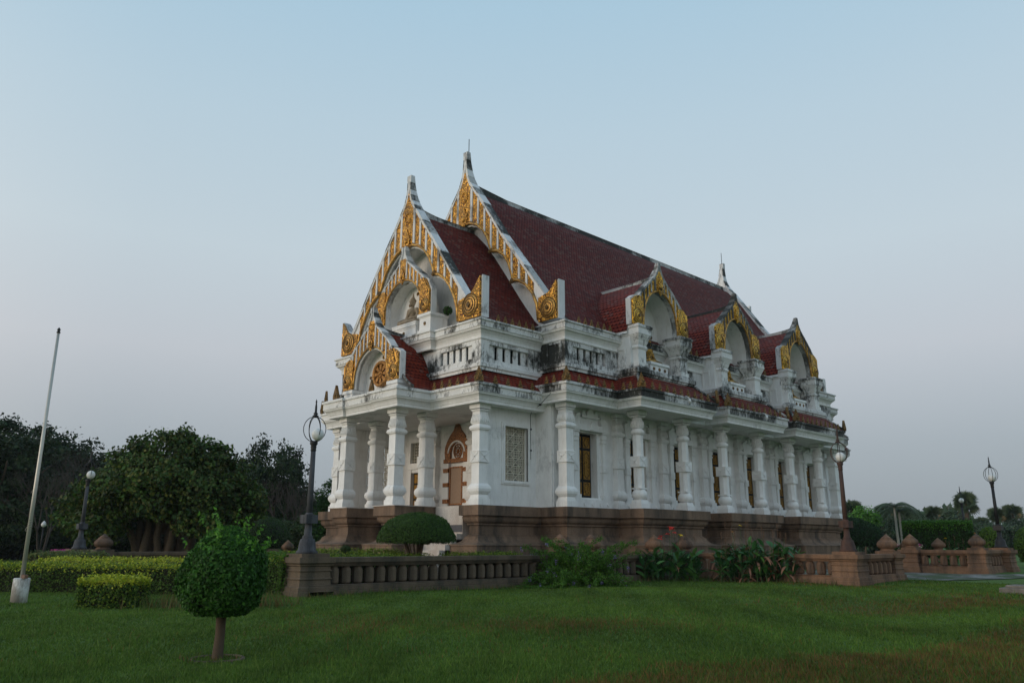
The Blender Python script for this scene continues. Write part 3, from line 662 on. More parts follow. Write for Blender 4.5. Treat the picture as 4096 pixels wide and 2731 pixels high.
# ------------------------------------------------------------------ gables
def lerp_curve(cv, u):
    """cv: list (u,z) with u increasing"""
    if u <= cv[0][0]: return cv[0][1]
    for (a, za), (b, zb) in zip(cv[:-1], cv[1:]):
        if u <= b: return za+(zb-za)*(u-a)/max(1e-6, b-a)
    return cv[-1][1]
def gable(T, parent, outer, arch, scroll, thick=0.35, ribs=(), centre=None, mg=MGOLD, mw=MWG, cusps=(), board_m=0.1, name='gable', rosette=0.3, band=0.06, front_only=False, pend=0.0):
    """outer: (u,z) from finial tip outwards (right half). arch: (u,z) from apex outwards to the foot (right half)"""
    ui, uo, zb, zt, zc, rad = scroll
    R = outer; A = arch; T0 = T; ztop_ = outer[0][1]; span = (ztop_-zb)*0.17
    def T(u, z, t):      # the board thins towards its finial
        f = min(1.0, max(0.0, (ztop_-z)/span)); return T0(u, z, t*(0.34+0.66*f) if t < 0 else t)
    poly = [(-u, z) for u, z in reversed(R)] + [(u, z) for u, z in R] + [(A[-1][0], zb)] * 0 + [(u, z) for u, z in reversed(A)] + [(-u, z) for u, z in A[1:]]
    g = MB(T); g.prism(poly, -thick, 0.0); par = g.build(name, mw, parent)
    # raised white edging along the outer curve
    g = MB(T)
    for sg in (-1, 1):
        for k in range(len(R)-1):
            (u0, z0), (u1, z1) = R[k], R[k+1]
            d = Vector((u1-u0, z1-z0)); 
            if d.length < 1e-4: continue
            d.normalize(); n = Vector((d.y, -d.x)); n = n if n.x < 0 or n.y < 0 else -n
            w = board_m*0.8
            g.prism([(sg*u0, z0), (sg*u1, z1), (sg*(u1+n.x*w), z1+n.y*w), (sg*(u0+n.x*w), z0+n.y*w)], -0.001, 0.075)
            g.prism([(sg*u0, z0), (sg*u1, z1), (sg*(u1-n.x*0.05), z1-n.y*0.05), (sg*(u0-n.x*0.035), z0-n.y*0.035)], -thick, 0.09, 1 if (zlow := min(z0, z1)) > 0 and k % 2 == 1 else 0)
    g.build('bargeboard_edge', [mw, MRIDGE], par)
    # gold band along the arch
    g = MB(T)
    for sg in (-1, 1):
        pts = [(sg*u, z+band*0.6, 0.03) for u, z in A]
        g.tube(pts, band, 8)
    g.build('gilt_arch_band', MGOLDS, par)
    # archivolt (white reveal) deep inside
    # gold panels
    Rc = sorted(R, key=lambda p: p[0]); Ac = sorted(A, key=lambda p: p[0])
    def zo(u): return lerp_curve(Rc, u)-board_m*1.35
    def za(u): return (lerp_curve(Ac, u) if u <= Ac[-1][0] else zb+0.05)+band*1.9
    for (a, b) in ribs:
        for sg in (-1, 1):
            us = np.linspace(a, b, 4)
            top = [(sg*u, max(zo(u), za(u)+0.02)) for u in us]; bot = [(sg*u, za(u)) for u in us]
            q = MB(T); q.prism(bot + top[::-1], -0.01, 0.03); q.build('gold_panel', mg, par)
    if ribs:      # raised white ribs between the panels
        edges = ([(centre[0]+0.015, ribs[0][0]-0.015)] if centre else [])+[(p[1]+0.015, n_[0]-0.015) for p, n_ in zip(ribs[:-1], ribs[1:])]
        for a, b in edges:
            for sg in (-1, 1):
                if b-a < 0.02: continue
                q = MB(T); q.prism([(sg*a, za(a)), (sg*b, za(b)), (sg*b, max(zo(b), za(b))+0.05), (sg*a, max(zo(a), za(a))+0.05)], -0.01, 0.075); q.build('rib', mw, par)
    if centre:
        a, ztop = centre
        us = np.linspace(-a, a, 9); bot = [(u, za(abs(u))) for u in us]
        top = []
        for u in np.linspace(a, 0.03, 6):
            # follow outer curve in z: find z where the outer half width = u+margin
            z = lerp_curve(Rc, u+board_m*0.55)-board_m*0.4; top.append((u, min(z, ztop)))
        top += [(-u, z) for u, z in reversed(top)]
        q = MB(T); q.prism(bot+top, 0.0, 0.07); q.build('gold_panel', mg, par)
        q = MB(T); zr = za(0)+rosette*0.4
        q.prism([(rosette*(1.0 if k % 2 == 0 else 0.72)*math.cos(k*math.pi/8), zr+rosette*1.1*(1.0 if k % 2 == 0 else 0.72)*math.sin(k*math.pi/8)) for k in range(16)], 0.05, 0.14)
        q.prism([(0.0, zr-rosette*1.6), (rosette*0.6, zr-rosette*0.6), (-rosette*0.6, zr-rosette*0.6)][::-1], 0.05, 0.12)
        q.prism([(0.0, zr+rosette*1.9), (rosette*0.55, zr+rosette*0.6), (-rosette*0.55, zr+rosette*0.6)], 0.05, 0.13)
        q.ell((0, zr, 0.14), (rosette*0.45, rosette*0.5, 0.07)); q.build('rosette', mg, par)
        q = MB(T); q.tube([(0, zr+rosette*2.2+rosette*1.3, 0.07)]*1+[(0, zr+rosette*2.2+rosette*1.3, 0.09)], [rosette*0.55, rosette*0.5], 12); 
        r0 = rosette*0.85; zz = zr+rosette*3.6
        if zz+r0 < ztop: q.tube([(r0*0.8*math.cos(t), zz+r0*math.sin(t), 0.08) for t in np.linspace(0, 2*math.pi, 17)], 0.035, 6); q.build('medallion', mg, par)
    for s_ in cusps:
        for sg in (-1, 1):
            q = MB(T); u, z = s_; q.ell((sg*u, z, 0.06), (0.13, 0.14, 0.12), 8, 6); q.ell((sg*(u-0.1), z-0.05, 0.06), (0.09, 0.09, 0.09), 8, 6); q.build('cusp_finial', MANTE, par)
    # scroll acroteria
    for sg in (-1, 1):
        zj = lerp_curve(Rc, ui+(uo-ui)*0.35)
        c1 = [(uo, zt)] + [(uo-(uo-ui)*(0.05+0.6*f), zt-(zt-zj)*(1-(1-f)**2.0)) for f in (0.12, 0.3, 0.5, 0.75, 1.0)]
        pl = [(ui, zb), (uo, zb)] + c1 + [(ui, zj-0.05*(zt-zb))]
        pl = [(sg*u, z) for u, z in pl]
        q = MB(T); q.prism(pl, -0.02, 0.09); so = q.build('scroll', mg, par)
        q = MB(T); q.prism([(sg*(u+(0.06 if u > (ui+uo)/2 else -0.02)), z+(0.06 if z > zb+0.1 else 0)) for u, z in [(ui, zb), (uo, zb)]+c1+[(ui, zj)]], -max(thick, 0.32), -0.022)
        q.build('scroll_backing', mw, par)
        uc = (ui+uo)/2 + (uo-ui)*0.06
        q = MB(T)
        q.ell((sg*uc, zc, 0.08), (rad*1.02, rad*1.02, 0.09), 24, 8, 0)
        for f in (1.04, 0.78, 0.54):
            q.tube([(sg*uc+rad*f*math.cos(t), zc+rad*f*math.sin(t), 0.085+0.09*math.sqrt(max(0.02, 1-f*f))) for t in np.linspace(0, 2*math.pi, 25)], rad*0.055, 6, 1)
        q.prism([(sg*uc+rad*0.24*math.cos(t), zc+rad*0.28*math.sin(t)) for t in (0, HP, 2*HP, 3*HP)], 0.1, 0.23, 1)
        q.build('scroll_rings', [MGOLDS if mg == MGOLD else MGOLD2S, MANTE], so)
    return par
MGOLD2S = mat_gold('smooth_bright_gilding', (0.80, 0.50, 0.08), (0.6, 0.34, 0.05), scale=2.0, amt=0.15, metal=0.65)
def roof(T, parent, prof, t0, t1, mat=MTILE, name='roof', th=0.12, sides=(-1, 1), t1r=None):
    """prof (u,z) from ridge outwards; surface from depth t0 to t1 (both negative = behind the gable)"""
    obs = []
    for sg in sides:
        g = MB(T); L = [0.0]
        for a, b in zip(prof[:-1], prof[1:]): L.append(L[-1]+math.hypot(b[0]-a[0], b[1]-a[1]))
        for k in range(len(prof)-1):
            (u0, z0), (u1, z1) = prof[k], prof[k+1]
            g.add([(sg*u0, z0, t0), (sg*u0, z0, t1), (sg*u1, z1, t1), (sg*u1, z1, t0)], [(0, 1, 2, 3)], 0, True,
                  [((abs(t0), L[k]), (abs(t1), L[k]), (abs(t1), L[k+1]), (abs(t0), L[k+1]))])
        g.add([(sg*u, z-th, t) for u, z in prof for t in (t0, t1)], [(2*i, 2*i+1, 2*i+3, 2*i+2) for i in range(len(prof)-1)], 1)
        obs.append(g.build(name, [mat, MW], parent, recalc=False))
    return obs
def ridge(T, parent, z, t0, t1, w=0.16, h=0.3, rise=0.35, m=None):
    g = MB(T); n = 10
    for i in range(n):
        a, b = t0+(t1-t0)*i/n, t0+(t1-t0)*(i+1)/n
        ra, rb = [rise*max(0, 1-abs(q-t0)/1.8)**2 for q in (a, b)]
        vs = []
        for t, r in ((a, ra), (b, rb)): vs += [(-w*1.3, z-h, t), (-w, z+r-0.06, t), (-w*1.2, z+r-0.03, t), (-w*0.8, z+r, t), (w*0.8, z+r, t), (w*1.2, z+r-0.03, t), (w, z+r-0.06, t), (w*1.3, z-h, t)]
        g.add(vs, [(k, k+1, k+9, k+8) for k in range(7)])
    g.build('ridge_cap', m or MRIDGE, parent)
# porch gable
G1 = Tfront(22.12)
outer1 = [(0.13, 19.78), (0.10, 19.4), (0.11, 19.0), (0.16, 18.7), (0.27, 18.35), (0.45, 18.05), (0.66, 17.75), (1.2, 17.0), (1.85, 16.15), (2.72, 14.95), (3.7, 13.55), (4.75, 12.1), (4.95, 11.85)]
arch1 = [(0.0, 15.92), (0.45, 15.87), (0.95, 15.68), (1.4, 15.35), (1.8, 14.88), (2.08, 14.35), (2.25, 13.9), (2.62, 13.78), (3.05, 13.48), (3.45, 13.02), (3.8, 12.4), (4.0, 11.8), (4.07, 11.2)]
def ribs_for(u0, u1, pitch, gap): 
    r = []; u = u0
    while u+pitch-gap <= u1+0.01: r.append((u, u+pitch-gap)); u += pitch
    return r
gable(G1, hall, outer1, arch1, (4.12, 5.58, 11.20, 13.05, 11.82, 0.50), 0.42, ribs_for(0.62, 4.1, 0.5, 0.15), (0.44, 18.95), cusps=((2.27, 13.98),), board_m=0.14, rosette=0.34, band=0.075)
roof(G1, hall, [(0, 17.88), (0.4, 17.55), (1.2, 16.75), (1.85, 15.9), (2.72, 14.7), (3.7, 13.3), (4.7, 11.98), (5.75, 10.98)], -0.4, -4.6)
ridge(G1, hall, 18.0, -0.35, -4.4, 0.14, 0.3, 0.22)
# main gable
G2 = Tfront(25.82)
outer2 = [(0.13, 22.45), (0.10, 22.0), (0.14, 21.4), (0.23, 20.95), (0.42, 20.5), (0.66, 20.15), (1.05, 19.65), (1.55, 18.95), (3.0, 16.8), (4.6, 14.7), (6.0, 12.85), (6.25, 12.5)]
arch2 = [(0.0, 18.15), (0.5, 18.08), (1.0, 17.85), (1.5, 17.4), (1.85, 16.9), (2.1, 16.25), (2.2, 16.05), (2.65, 15.93), (3.1, 15.6), (3.45, 15.1), (3.68, 14.5), (3.78, 14.1), (4.2, 13.98), (4.7, 13.65), (5.15, 13.1), (5.42, 12.5), (5.52, 11.7)]
gable(G2, hall, outer2, arch2, (5.56, 6.72, 11.62, 13.45, 12.2, 0.46), 0.45, ribs_for(0.66, 5.6, 0.52, 0.15), (0.46, 21.2), cusps=((2.15, 16.1), (3.74, 14.1)), board_m=0.14, rosette=0.36, band=0.08)
mainprof = [(0, 20.32), (0.5, 19.98), (1.05, 19.42), (1.55, 18.75), (3.0, 16.55), (4.6, 14.45), (6.0, 12.6), (7.3, 11.3)]
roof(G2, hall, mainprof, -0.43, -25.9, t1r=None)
ridge(G2, hall, 20.5, -0.35, -26.0, 0.15, 0.3, 0.2)
GR = Trear(51.75)
gable(GR, hall, outer2, arch2, (5.56, 6.72, 11.62, 13.45, 12.2, 0.46), 0.45, (), None, board_m=0.14, band=0.08, mw=MWG)
GR2 = Trear(55.3)
gable(GR2, hall, outer1, arch1, (4.12, 5.58, 11.20, 13.05, 11.82, 0.50), 0.42, (), None, board_m=0.14, band=0.075, mw=MW2)
roof(GR2, hall, [(0, 17.88), (0.4, 17.55), (1.2, 16.75), (1.85, 15.9), (2.72, 14.7), (3.7, 13.3), (4.7, 11.98), (5.75, 10.98)], -0.4, -4.0)
# lightning rods
for y, z in ((25.95, 22.3), (51.6, 22.3)):
    g = MB(); g.tube([(C+0.05, y, z), (C+0.05, y, z+1.0)], 0.022, 5); g.build('lightning_rod', MIRON, hall)
# tympanum walls behind the two front gables
def tymp(T, outer, zb, t, m=MW):
    pts = [p for p in outer if p[1] < outer[0][1]-2.2]
    poly = [(-u+0.1, z-0.15) for u, z in reversed(pts)] + [(u-0.1, z-0.15) for u, z in pts]
    poly = [(-outer[-1][0]-0.3, zb)] + poly + [(outer[-1][0]+0.3, zb)]
    g = MB(T); g.prism(poly, t-0.1, t); g.build('tympanum', m, hall)
tymp(G1, outer1, 11.0, -1.15); tymp(G2, outer2, 11.3, -0.55)
def archivolt(T, arch, t0, t1, off=0.10, m=MW):
    g = MB(T)
    for sg in (-1, 1):
        for k in range(len(arch)-1):
            (u0, z0), (u1, z1) = arch[k], arch[k+1]
            g.add([(sg*u0, z0, t0), (sg*u1, z1, t0), (sg*u1, z1, t1), (sg*u0, z0, t1)], [(0, 1, 2, 3)], 0, False)
            d = Vector((u1-u0, z1-z0)).normalized(); n = Vector((-abs(d.y), -abs(d.x))); n.normalize()
            a = [(sg*u0, z0), (sg*u1, z1), (sg*max(0, u1+n.x*off), z1+n.y*off), (sg*max(0, u0+n.x*off), z0+n.y*off)]
            g.prism(a, t0-0.1, t0-0.02)
    g.build('archivolt', m, hall)
archivolt(G1, arch1, -0.05, -1.16); archivolt(G2, arch2, -0.05, -0.56)
# middle pedimented niche with the statue
GM = Tfront(21.93)
outerM = [(0.13, 15.85), (0.12, 15.65), (0.2, 15.35), (0.34, 15.05), (0.6, 14.8), (1.0, 14.48), (1.45, 14.12), (1.8, 13.75), (2.0, 13.35), (2.06, 13.0)]
archM = [(0.0, 14.08), (0.4, 14.02), (0.8, 13.85), (1.15, 13.55), (1.42, 13.12), (1.55, 12.65), (1.58, 12.05)]
gable(GM, hall, outerM, archM, (1.32+0.12, 2.2, 12.05, 13.15, 12.45, 0.30), 0.32, ribs_for(0.34, 1.9, 0.3, 0.09), (0.24, 15.2), board_m=0.08, rosette=0.24, band=0.05)
g = MB(GM); nichepoly = [(-1.62, 11.05), (1.62, 11.05), (1.62, 12.6), (1.45, 13.1), (1.1, 13.6), (0.5, 14.0), (-0.5, 14.0), (-1.1, 13.6), (-1.45, 13.1), (-1.62, 12.6)]
g.prism(nichepoly, -0.98, -0.92); g.build('niche_wall', MW, hall)
g = MB(GM)   # vaulted reveal
for (u0, z0), (u1, z1) in zip(nichepoly[1:], nichepoly[2:]+nichepoly[:1]): g.add([(u0, z0, -0.3), (u1, z1, -0.3), (u1, z1, -0.95), (u0, z0, -0.95)], [(0, 1, 2, 3)])
g.build('niche_vault', MW, hall)
for sg in (-1, 1):
    g = MB(GM); u = sg*1.86
    for a, b, w, t in ((11.03, 11.25, 0.5, 0.08), (11.25, 11.85, 0.42, 0.02), (11.85, 11.9, 0.46, 0.05), (11.9, 12.04, 0.53, 0.10)): g.prism([(u-w, a), (u+w, a), (u+w, b), (u-w, b)], -1.0, t)
    ped = g.build('pedestal', MW, hall)
    g = MB(GM); g.prism([(u+0.09*(1 if k % 2 else 0.7)*math.cos(k*HP/4), 11.55+0.09*(1 if k % 2 else 0.7)*math.sin(k*HP/4)) for k in range(16)], 0.02, 0.06); g.build('rosette', MANTE, ped)
g = MB(GM)
for a, b, w, t in ((11.03, 11.2, 1.0, -0.02), (11.2, 11.6, 0.86, -0.1), (11.6, 11.68, 0.9, -0.07), (11.68, 11.8, 0.95, -0.02), (11.8, 11.86, 0.98, 0.0)): g.prism([(0.12-w, a), (0.12+w, a), (0.12+w, b), (0.12-w, b)], -0.9, t)
sb = g.build('statue_base', MW, hall)
def rosettes(T, spots, r=0.085, par=None, t=0.0):
    for u, z in spots:
        g = MB(T); g.prism([(u+r*(1 if k % 2 else 0.72)*math.cos(k*HP/4), z+r*(1 if k % 2 else 0.72)*math.sin(k*HP/4)) for k in range(16)], t, t+0.04); g.ell((u, z, t+0.04), (r*0.4, r*0.4, 0.03), 8, 5)
        g.build('rosette', MANTE, par or hall)
rosettes(GM, [(0.0, 13.62), (0.62, 13.3), (-0.62, 13.15), (-0.85, 12.6), (0.95, 12.7)], 0.1, None, -0.92); rosettes(GM, [(0.05, 11.4)], 0.085, None, -0.1)
rosettes(G1, [(1.32, 14.6), (-1.6, 14.5)], 0.28, None, -1.15); rosettes(G1, [(3.2, 12.9)], 0.13, None, -1.15)
# small porch gable with the wheel
GW = Tfront(20.28)
outerW = [(0.10, 12.35), (0.10, 12.1), (0.17, 11.85), (0.3, 11.55), (0.5, 11.3), (0.85, 11.0), (1.3, 10.62), (1.65, 10.2), (1.9, 9.75), (2.0, 9.4)]
archW = [(0.0, 10.42), (0.4, 10.36), (0.8, 10.15), (1.1, 9.85), (1.32, 9.4), (1.4, 8.95), (1.42, 8.62)]
gable(GW, hall, outerW, archW, (1.45, 2.2, 8.62, 9.85, 9.02, 0.29), 0.3, ribs_for(0.36, 1.95, 0.3, 0.09), (0.26, 11.7), board_m=0.075, rosette=0.22, band=0.045)
porchprof = [(0, 11.3), (0.3, 11.08), (0.8, 10.75), (1.3, 10.3), (1.7, 9.7), (1.95, 9.15), (2.2, 8.75), (2.6, 8.4), (3.0, 8.15)]
roof(GW, hall, porchprof, -0.28, -2.0, MTILE2)
ridge(GW, hall, 11.36, -0.25, -1.95, 0.10, 0.2, 0.15)
g = MB(GW)
for sg in (-1, 1):
    g.tube([(sg*(u+0.03), z+0.05, -0.2-0.0) for u, z in porchprof[2:]], 0.07, 6); g.tube([(sg*(u+0.02), z+0.05, -1.95) for u, z in porchprof[1:-1]], 0.07, 6, 1)
g.build('verge', [MRIDGE, MW2], hall)
g = MB(GW); g.prism([(-1.7, 8.1), (1.7, 8.1), (1.6, 9.4), (1.3, 10.2), (0.6, 10.6), (-0.6, 10.6), (-1.3, 10.2), (-1.6, 9.4)], -0.72, -0.66); g.build('niche_wall', MW, hall)
archivolt(GW, archW, -0.02, -0.68, 0.09)
for sg in (-1, 1):
    g = MB(GW); u = sg*1.82
    for a, b, w, t in ((8.13, 8.3, 0.42, 0.06), (8.3, 8.45, 0.36, 0.02), (8.45, 8.6, 0.42, 0.08)): g.prism([(u-w, a), (u+w, a), (u+w, b), (u-w, b)], -0.7, t)
    g.build('pedestal', MW, hall)
rosettes(GW, [(0.05, 10.05), (0.75, 9.85), (-0.95, 9.2), (0.98, 8.95)], 0.085, None, -0.66)
def wheel(T, uc, zc, r, t):
    g = MB(T)
    g.tube([(uc+r*0.88*math.cos(a), zc+r*0.88*math.sin(a), t+0.06) for a in np.linspace(0, 2*math.pi, 33)], 0.085, 8)
    w = g.build('wheel', MGWH, hall)
    g = MB(T)
    ring = [(uc+r*math.cos(a), zc+r*math.sin(a)) for a in np.linspace(0, 2*math.pi, 33)[:-1]]
    n = 32; rin = [(uc+r*0.78*math.cos(a), zc+r*0.78*math.sin(a)) for a in np.linspace(0, 2*math.pi, 33)[:-1]]
    for i in range(n):
        j = (i+1) % n; g.prism([ring[i], ring[j], rin[j], rin[i]], t-0.08, t+0.04)
    g.build('rim', MGWH, w)
    for k in range(8):
        a = k*math.pi/4; c_, s_ = math.cos(a), math.sin(a)
        def q(rr, ww): return (uc+rr*c_-ww*s_, zc+rr*s_+ww*c_)
        g = MB(T); g.prism([q(r*0.2, -0.035), q(r*0.5, -0.07), q(r*0.82, -0.085), q(r*0.82, 0.085), q(r*0.5, 0.07), q(r*0.2, 0.035)], t-0.02, t+0.07); g.build('spoke', MGWH, w)
    g = MB(T); g.ell((uc, zc, t+0.05), (r*0.3, r*0.3, 0.06), 16, 6); g.ell((uc, zc, t+0.1), (r*0.13, r*0.13, 0.06), 12, 6)
    for k in range(16):
        a = k*math.pi/8; g.ell((uc+r*0.27*math.cos(a), zc+r*0.27*math.sin(a), t+0.09), (0.03, 0.03, 0.03), 6, 4); g.ell((uc+r*0.98*math.cos(a), zc+r*0.98*math.sin(a), t+0.03), (0.035, 0.035, 0.04), 6, 4)
    g.build('hub', MGWH, w)
wheel(GW, 0.05, 9.24, 0.62, -0.56)
# ------------------------------------------------------------------ side bays: pavilions with niches on the upper storey
outerD = [(0.05, 15.42), (0.06, 15.25), (0.11, 15.05), (0.2, 14.85), (0.34, 14.65), (0.55, 14.45), (0.85, 14.2), (1.2, 13.88), (1.55, 13.55), (1.85, 13.2), (2.05, 12.8), (2.1, 12.5)]
archD = [(0.0, 13.86), (0.35, 13.8), (0.7, 13.62), (1.0, 13.34), (1.22, 12.98), (1.36, 12.5), (1.42, 12.1), (1.43, 11.78)]
domprof = [(0, 14.6), (0.3, 14.45), (0.8, 14.05), (1.3, 13.62), (1.75, 13.1), (2.05, 12.5), (2.22, 12.0), (2.35, 11.5)]
for yb in YB:
    T = Tside(C+8.12, yb)
    gable(T, hall, outerD, archD, (1.46, 2.28, 11.80, 13.05, 12.24, 0.36), 0.3, ribs_for(0.42, 1.95, 0.31, 0.09), (0.30, 14.95), mg=MGOLD2, mw=MWD, board_m=0.085, rosette=0.26, band=0.055)
    roof(T, hall, domprof, -0.28, -7.4, MTILE2)
    ridge(T, hall, 14.70, -0.25, -6.0, 0.10, 0.2, 0.12)
    # podium, back wall, vault
    g = MB(); pp = P([(6.9, yb-2.42), (8.42, yb-2.42), (8.42, yb+2.42), (6.9, yb+2.42)])
    g.sweep(pp, [(-0.12, 8.9), (-0.12, 9.28), (-0.04, 9.30), (-0.04, 9.38), (0.02, 9.40), (0.02, 9.60), (-0.02, 9.63)], mis=[0, 1, 1, 1, 1, 1]); g.cap(pp, -0.02, 9.63, 1)
    g.build('podium', [MW2, MW3], hall)
    g = MB(T); g.prism([(-1.6, 9.6), (1.6, 9.6), (1.6, 12.4), (1.3, 13.3), (0.7, 13.85), (-0.7, 13.85), (-1.3, 13.3), (-1.6, 12.4)], -1.35, -1.28); g.build('niche_wall', MW, hall)
    g = MB(T); vp = [(1.46, 11.6), (1.46, 12.4), (1.25, 13.0), (0.8, 13.6), (0.3, 13.85), (-0.3, 13.85), (-0.8, 13.6), (-1.25, 13.0), (-1.46, 12.4), (-1.46, 11.6)]
    for (u0, z0), (u1, z1) in zip(vp[:-1], vp[1:]): g.add([(u0, z0, -0.28), (u1, z1, -0.28), (u1, z1, -1.3), (u0, z0, -1.3)], [(0, 1, 2, 3)], 0, True)
    for sg in (-1, 1): g.prism([(sg*1.5, 11.45), (sg*2.2, 11.45), (sg*2.2, 11.7), (sg*1.5, 11.7)], -1.3, -0.3); g.prism([(sg*1.55, 9.6), (sg*2.15, 9.6), (sg*2.15, 11.5), (sg*1.55, 11.5)], -1.3, -0.95)
    g.build('niche_vault', MW, hall)
    for sg in (-1, 1):
        cx, cy = C+7.92, yb+sg*1.72
        g = MB()
        def sq(pr): g.lathe(pr, cx, cy, 0, 4, 0, False, math.pi/4, True)
        def sqm(pr): g.lathe(pr, cx, cy, 0, 4, 1, False, math.pi/4, True)
        sqm([(0.42, 9.6), (0.42, 9.74)]); sq([(0.36, 9.74), (0.36, 9.95)]); sq([(0.30, 9.95), (0.30, 10.62)]); sq([(0.33, 10.62), (0.36, 10.70), (0.33, 10.78)]); sq([(0.30, 10.78), (0.34, 10.86), (0.34, 10.9)])
        sq([(0.36, 10.9), (0.38, 11.0), (0.46, 11.18), (0.49, 11.25), (0.49, 11.3)]); sq([(0.52, 11.3), (0.52, 11.62)]); sqm([(0.56, 11.62), (0.56, 11.74)]); sq([(0.5, 11.74), (0.5, 11.79)])
        g.build('pavilion_pillar', [MW2, MW3], hall)
    # side cornice stub of the pavilion and blind panels
    g = MB()
    for sg in (-1, 1):
        g = MB()
        y0_, y1_ = sorted((yb+sg*1.65, yb+sg*2.2))
        g.box(C+6.8, C+7.9, y0_, y1_, 9.5, 11.3)
        y2 = yb+sg*2.2; ys = sorted((y2, y2+sg*0.04))
        g.box(C+7.14, C+7.22, *ys, 9.85, 10.6); g.box(C+7.52, C+7.6, *ys, 9.85, 10.6); g.box(C+7.14, C+7.6, *ys, 10.6, 10.68)
        g.build('pavilion_wall', MW2, hall)
    g = MB(T)
    for a, b, w, t in ((9.6, 9.75, 0.78, 0.12), (9.75, 10.12, 0.72, 0.05), (10.12, 10.25, 0.78, 0.12)): g.prism([(0.1-w, a), (0.1+w, a), (0.1+w, b), (0.1-w, b)], -1.2, t-0.3)
    g.build('statue_base', MW, hall)
    rosettes(T, [(-0.35, 9.92), (0.1, 9.92), (0.55, 9.92)], 0.09, None, -0.25); rosettes(T, [(-0.9, 11.9), (-0.95, 12.9), (0.9, 11.9)], 0.11, None, -1.28)
# upper eave antefixes
ante_row(5.83, 22.7, 5.83, 25.3, 11.05, 6, HP, 0.9)
ante_row(7.38, 26.3, 7.38, 29.0, 11.38, 6, HP, 0.9)
for a, b in ((34.6, 36.4), (41.9, 43.6), (49.3, 51.0)): ante_row(7.38, a, 7.38, b, 11.38, 3, HP, 0.9)
# cable and floodlights on the eaves
g = MB(); xw = C+5.45
pts = [(C+6.9, 25.2, 8.05), (C+6.5, 25.15, 7.75), (C+6.28, 25.1, 7.55), (C+5.7, 25.2, 7.35), (C+5.47, 25.3, 7.2), (C+5.46, 25.32, 5.5), (C+5.46, 25.32, 5.2)]
g.tube(pts, 0.012, 5)
for z in (7.55,): g.ell((C+6.28, 25.1, z), (0.07, 0.07, 0.05))
for z in (6.55, 5.6): g.ell((C+5.47, 25.32, z), (0.05, 0.05, 0.05))
g.build('cable', MIRON, hall)
for yb in YB[:2]:
    g = MB(); x, y = C+9.2, yb+0.35
    g.tube([(x-0.05, y, 8.48), (x+0.12, y-0.02, 8.40), (x+0.16, y, 8.3)], 0.02, 5, 0); g.lathe([(0.03, 0.12), (0.05, 0.1), (0.075, 0.0), (0.08, -0.05)], x+0.18, y, 8.2, 12, 0); g.ell((x+0.18, y, 8.14), (0.07, 0.07, 0.05), 10, 6, 1)
    g.build('floodlight', [MCOL, MGLOBE], hall)
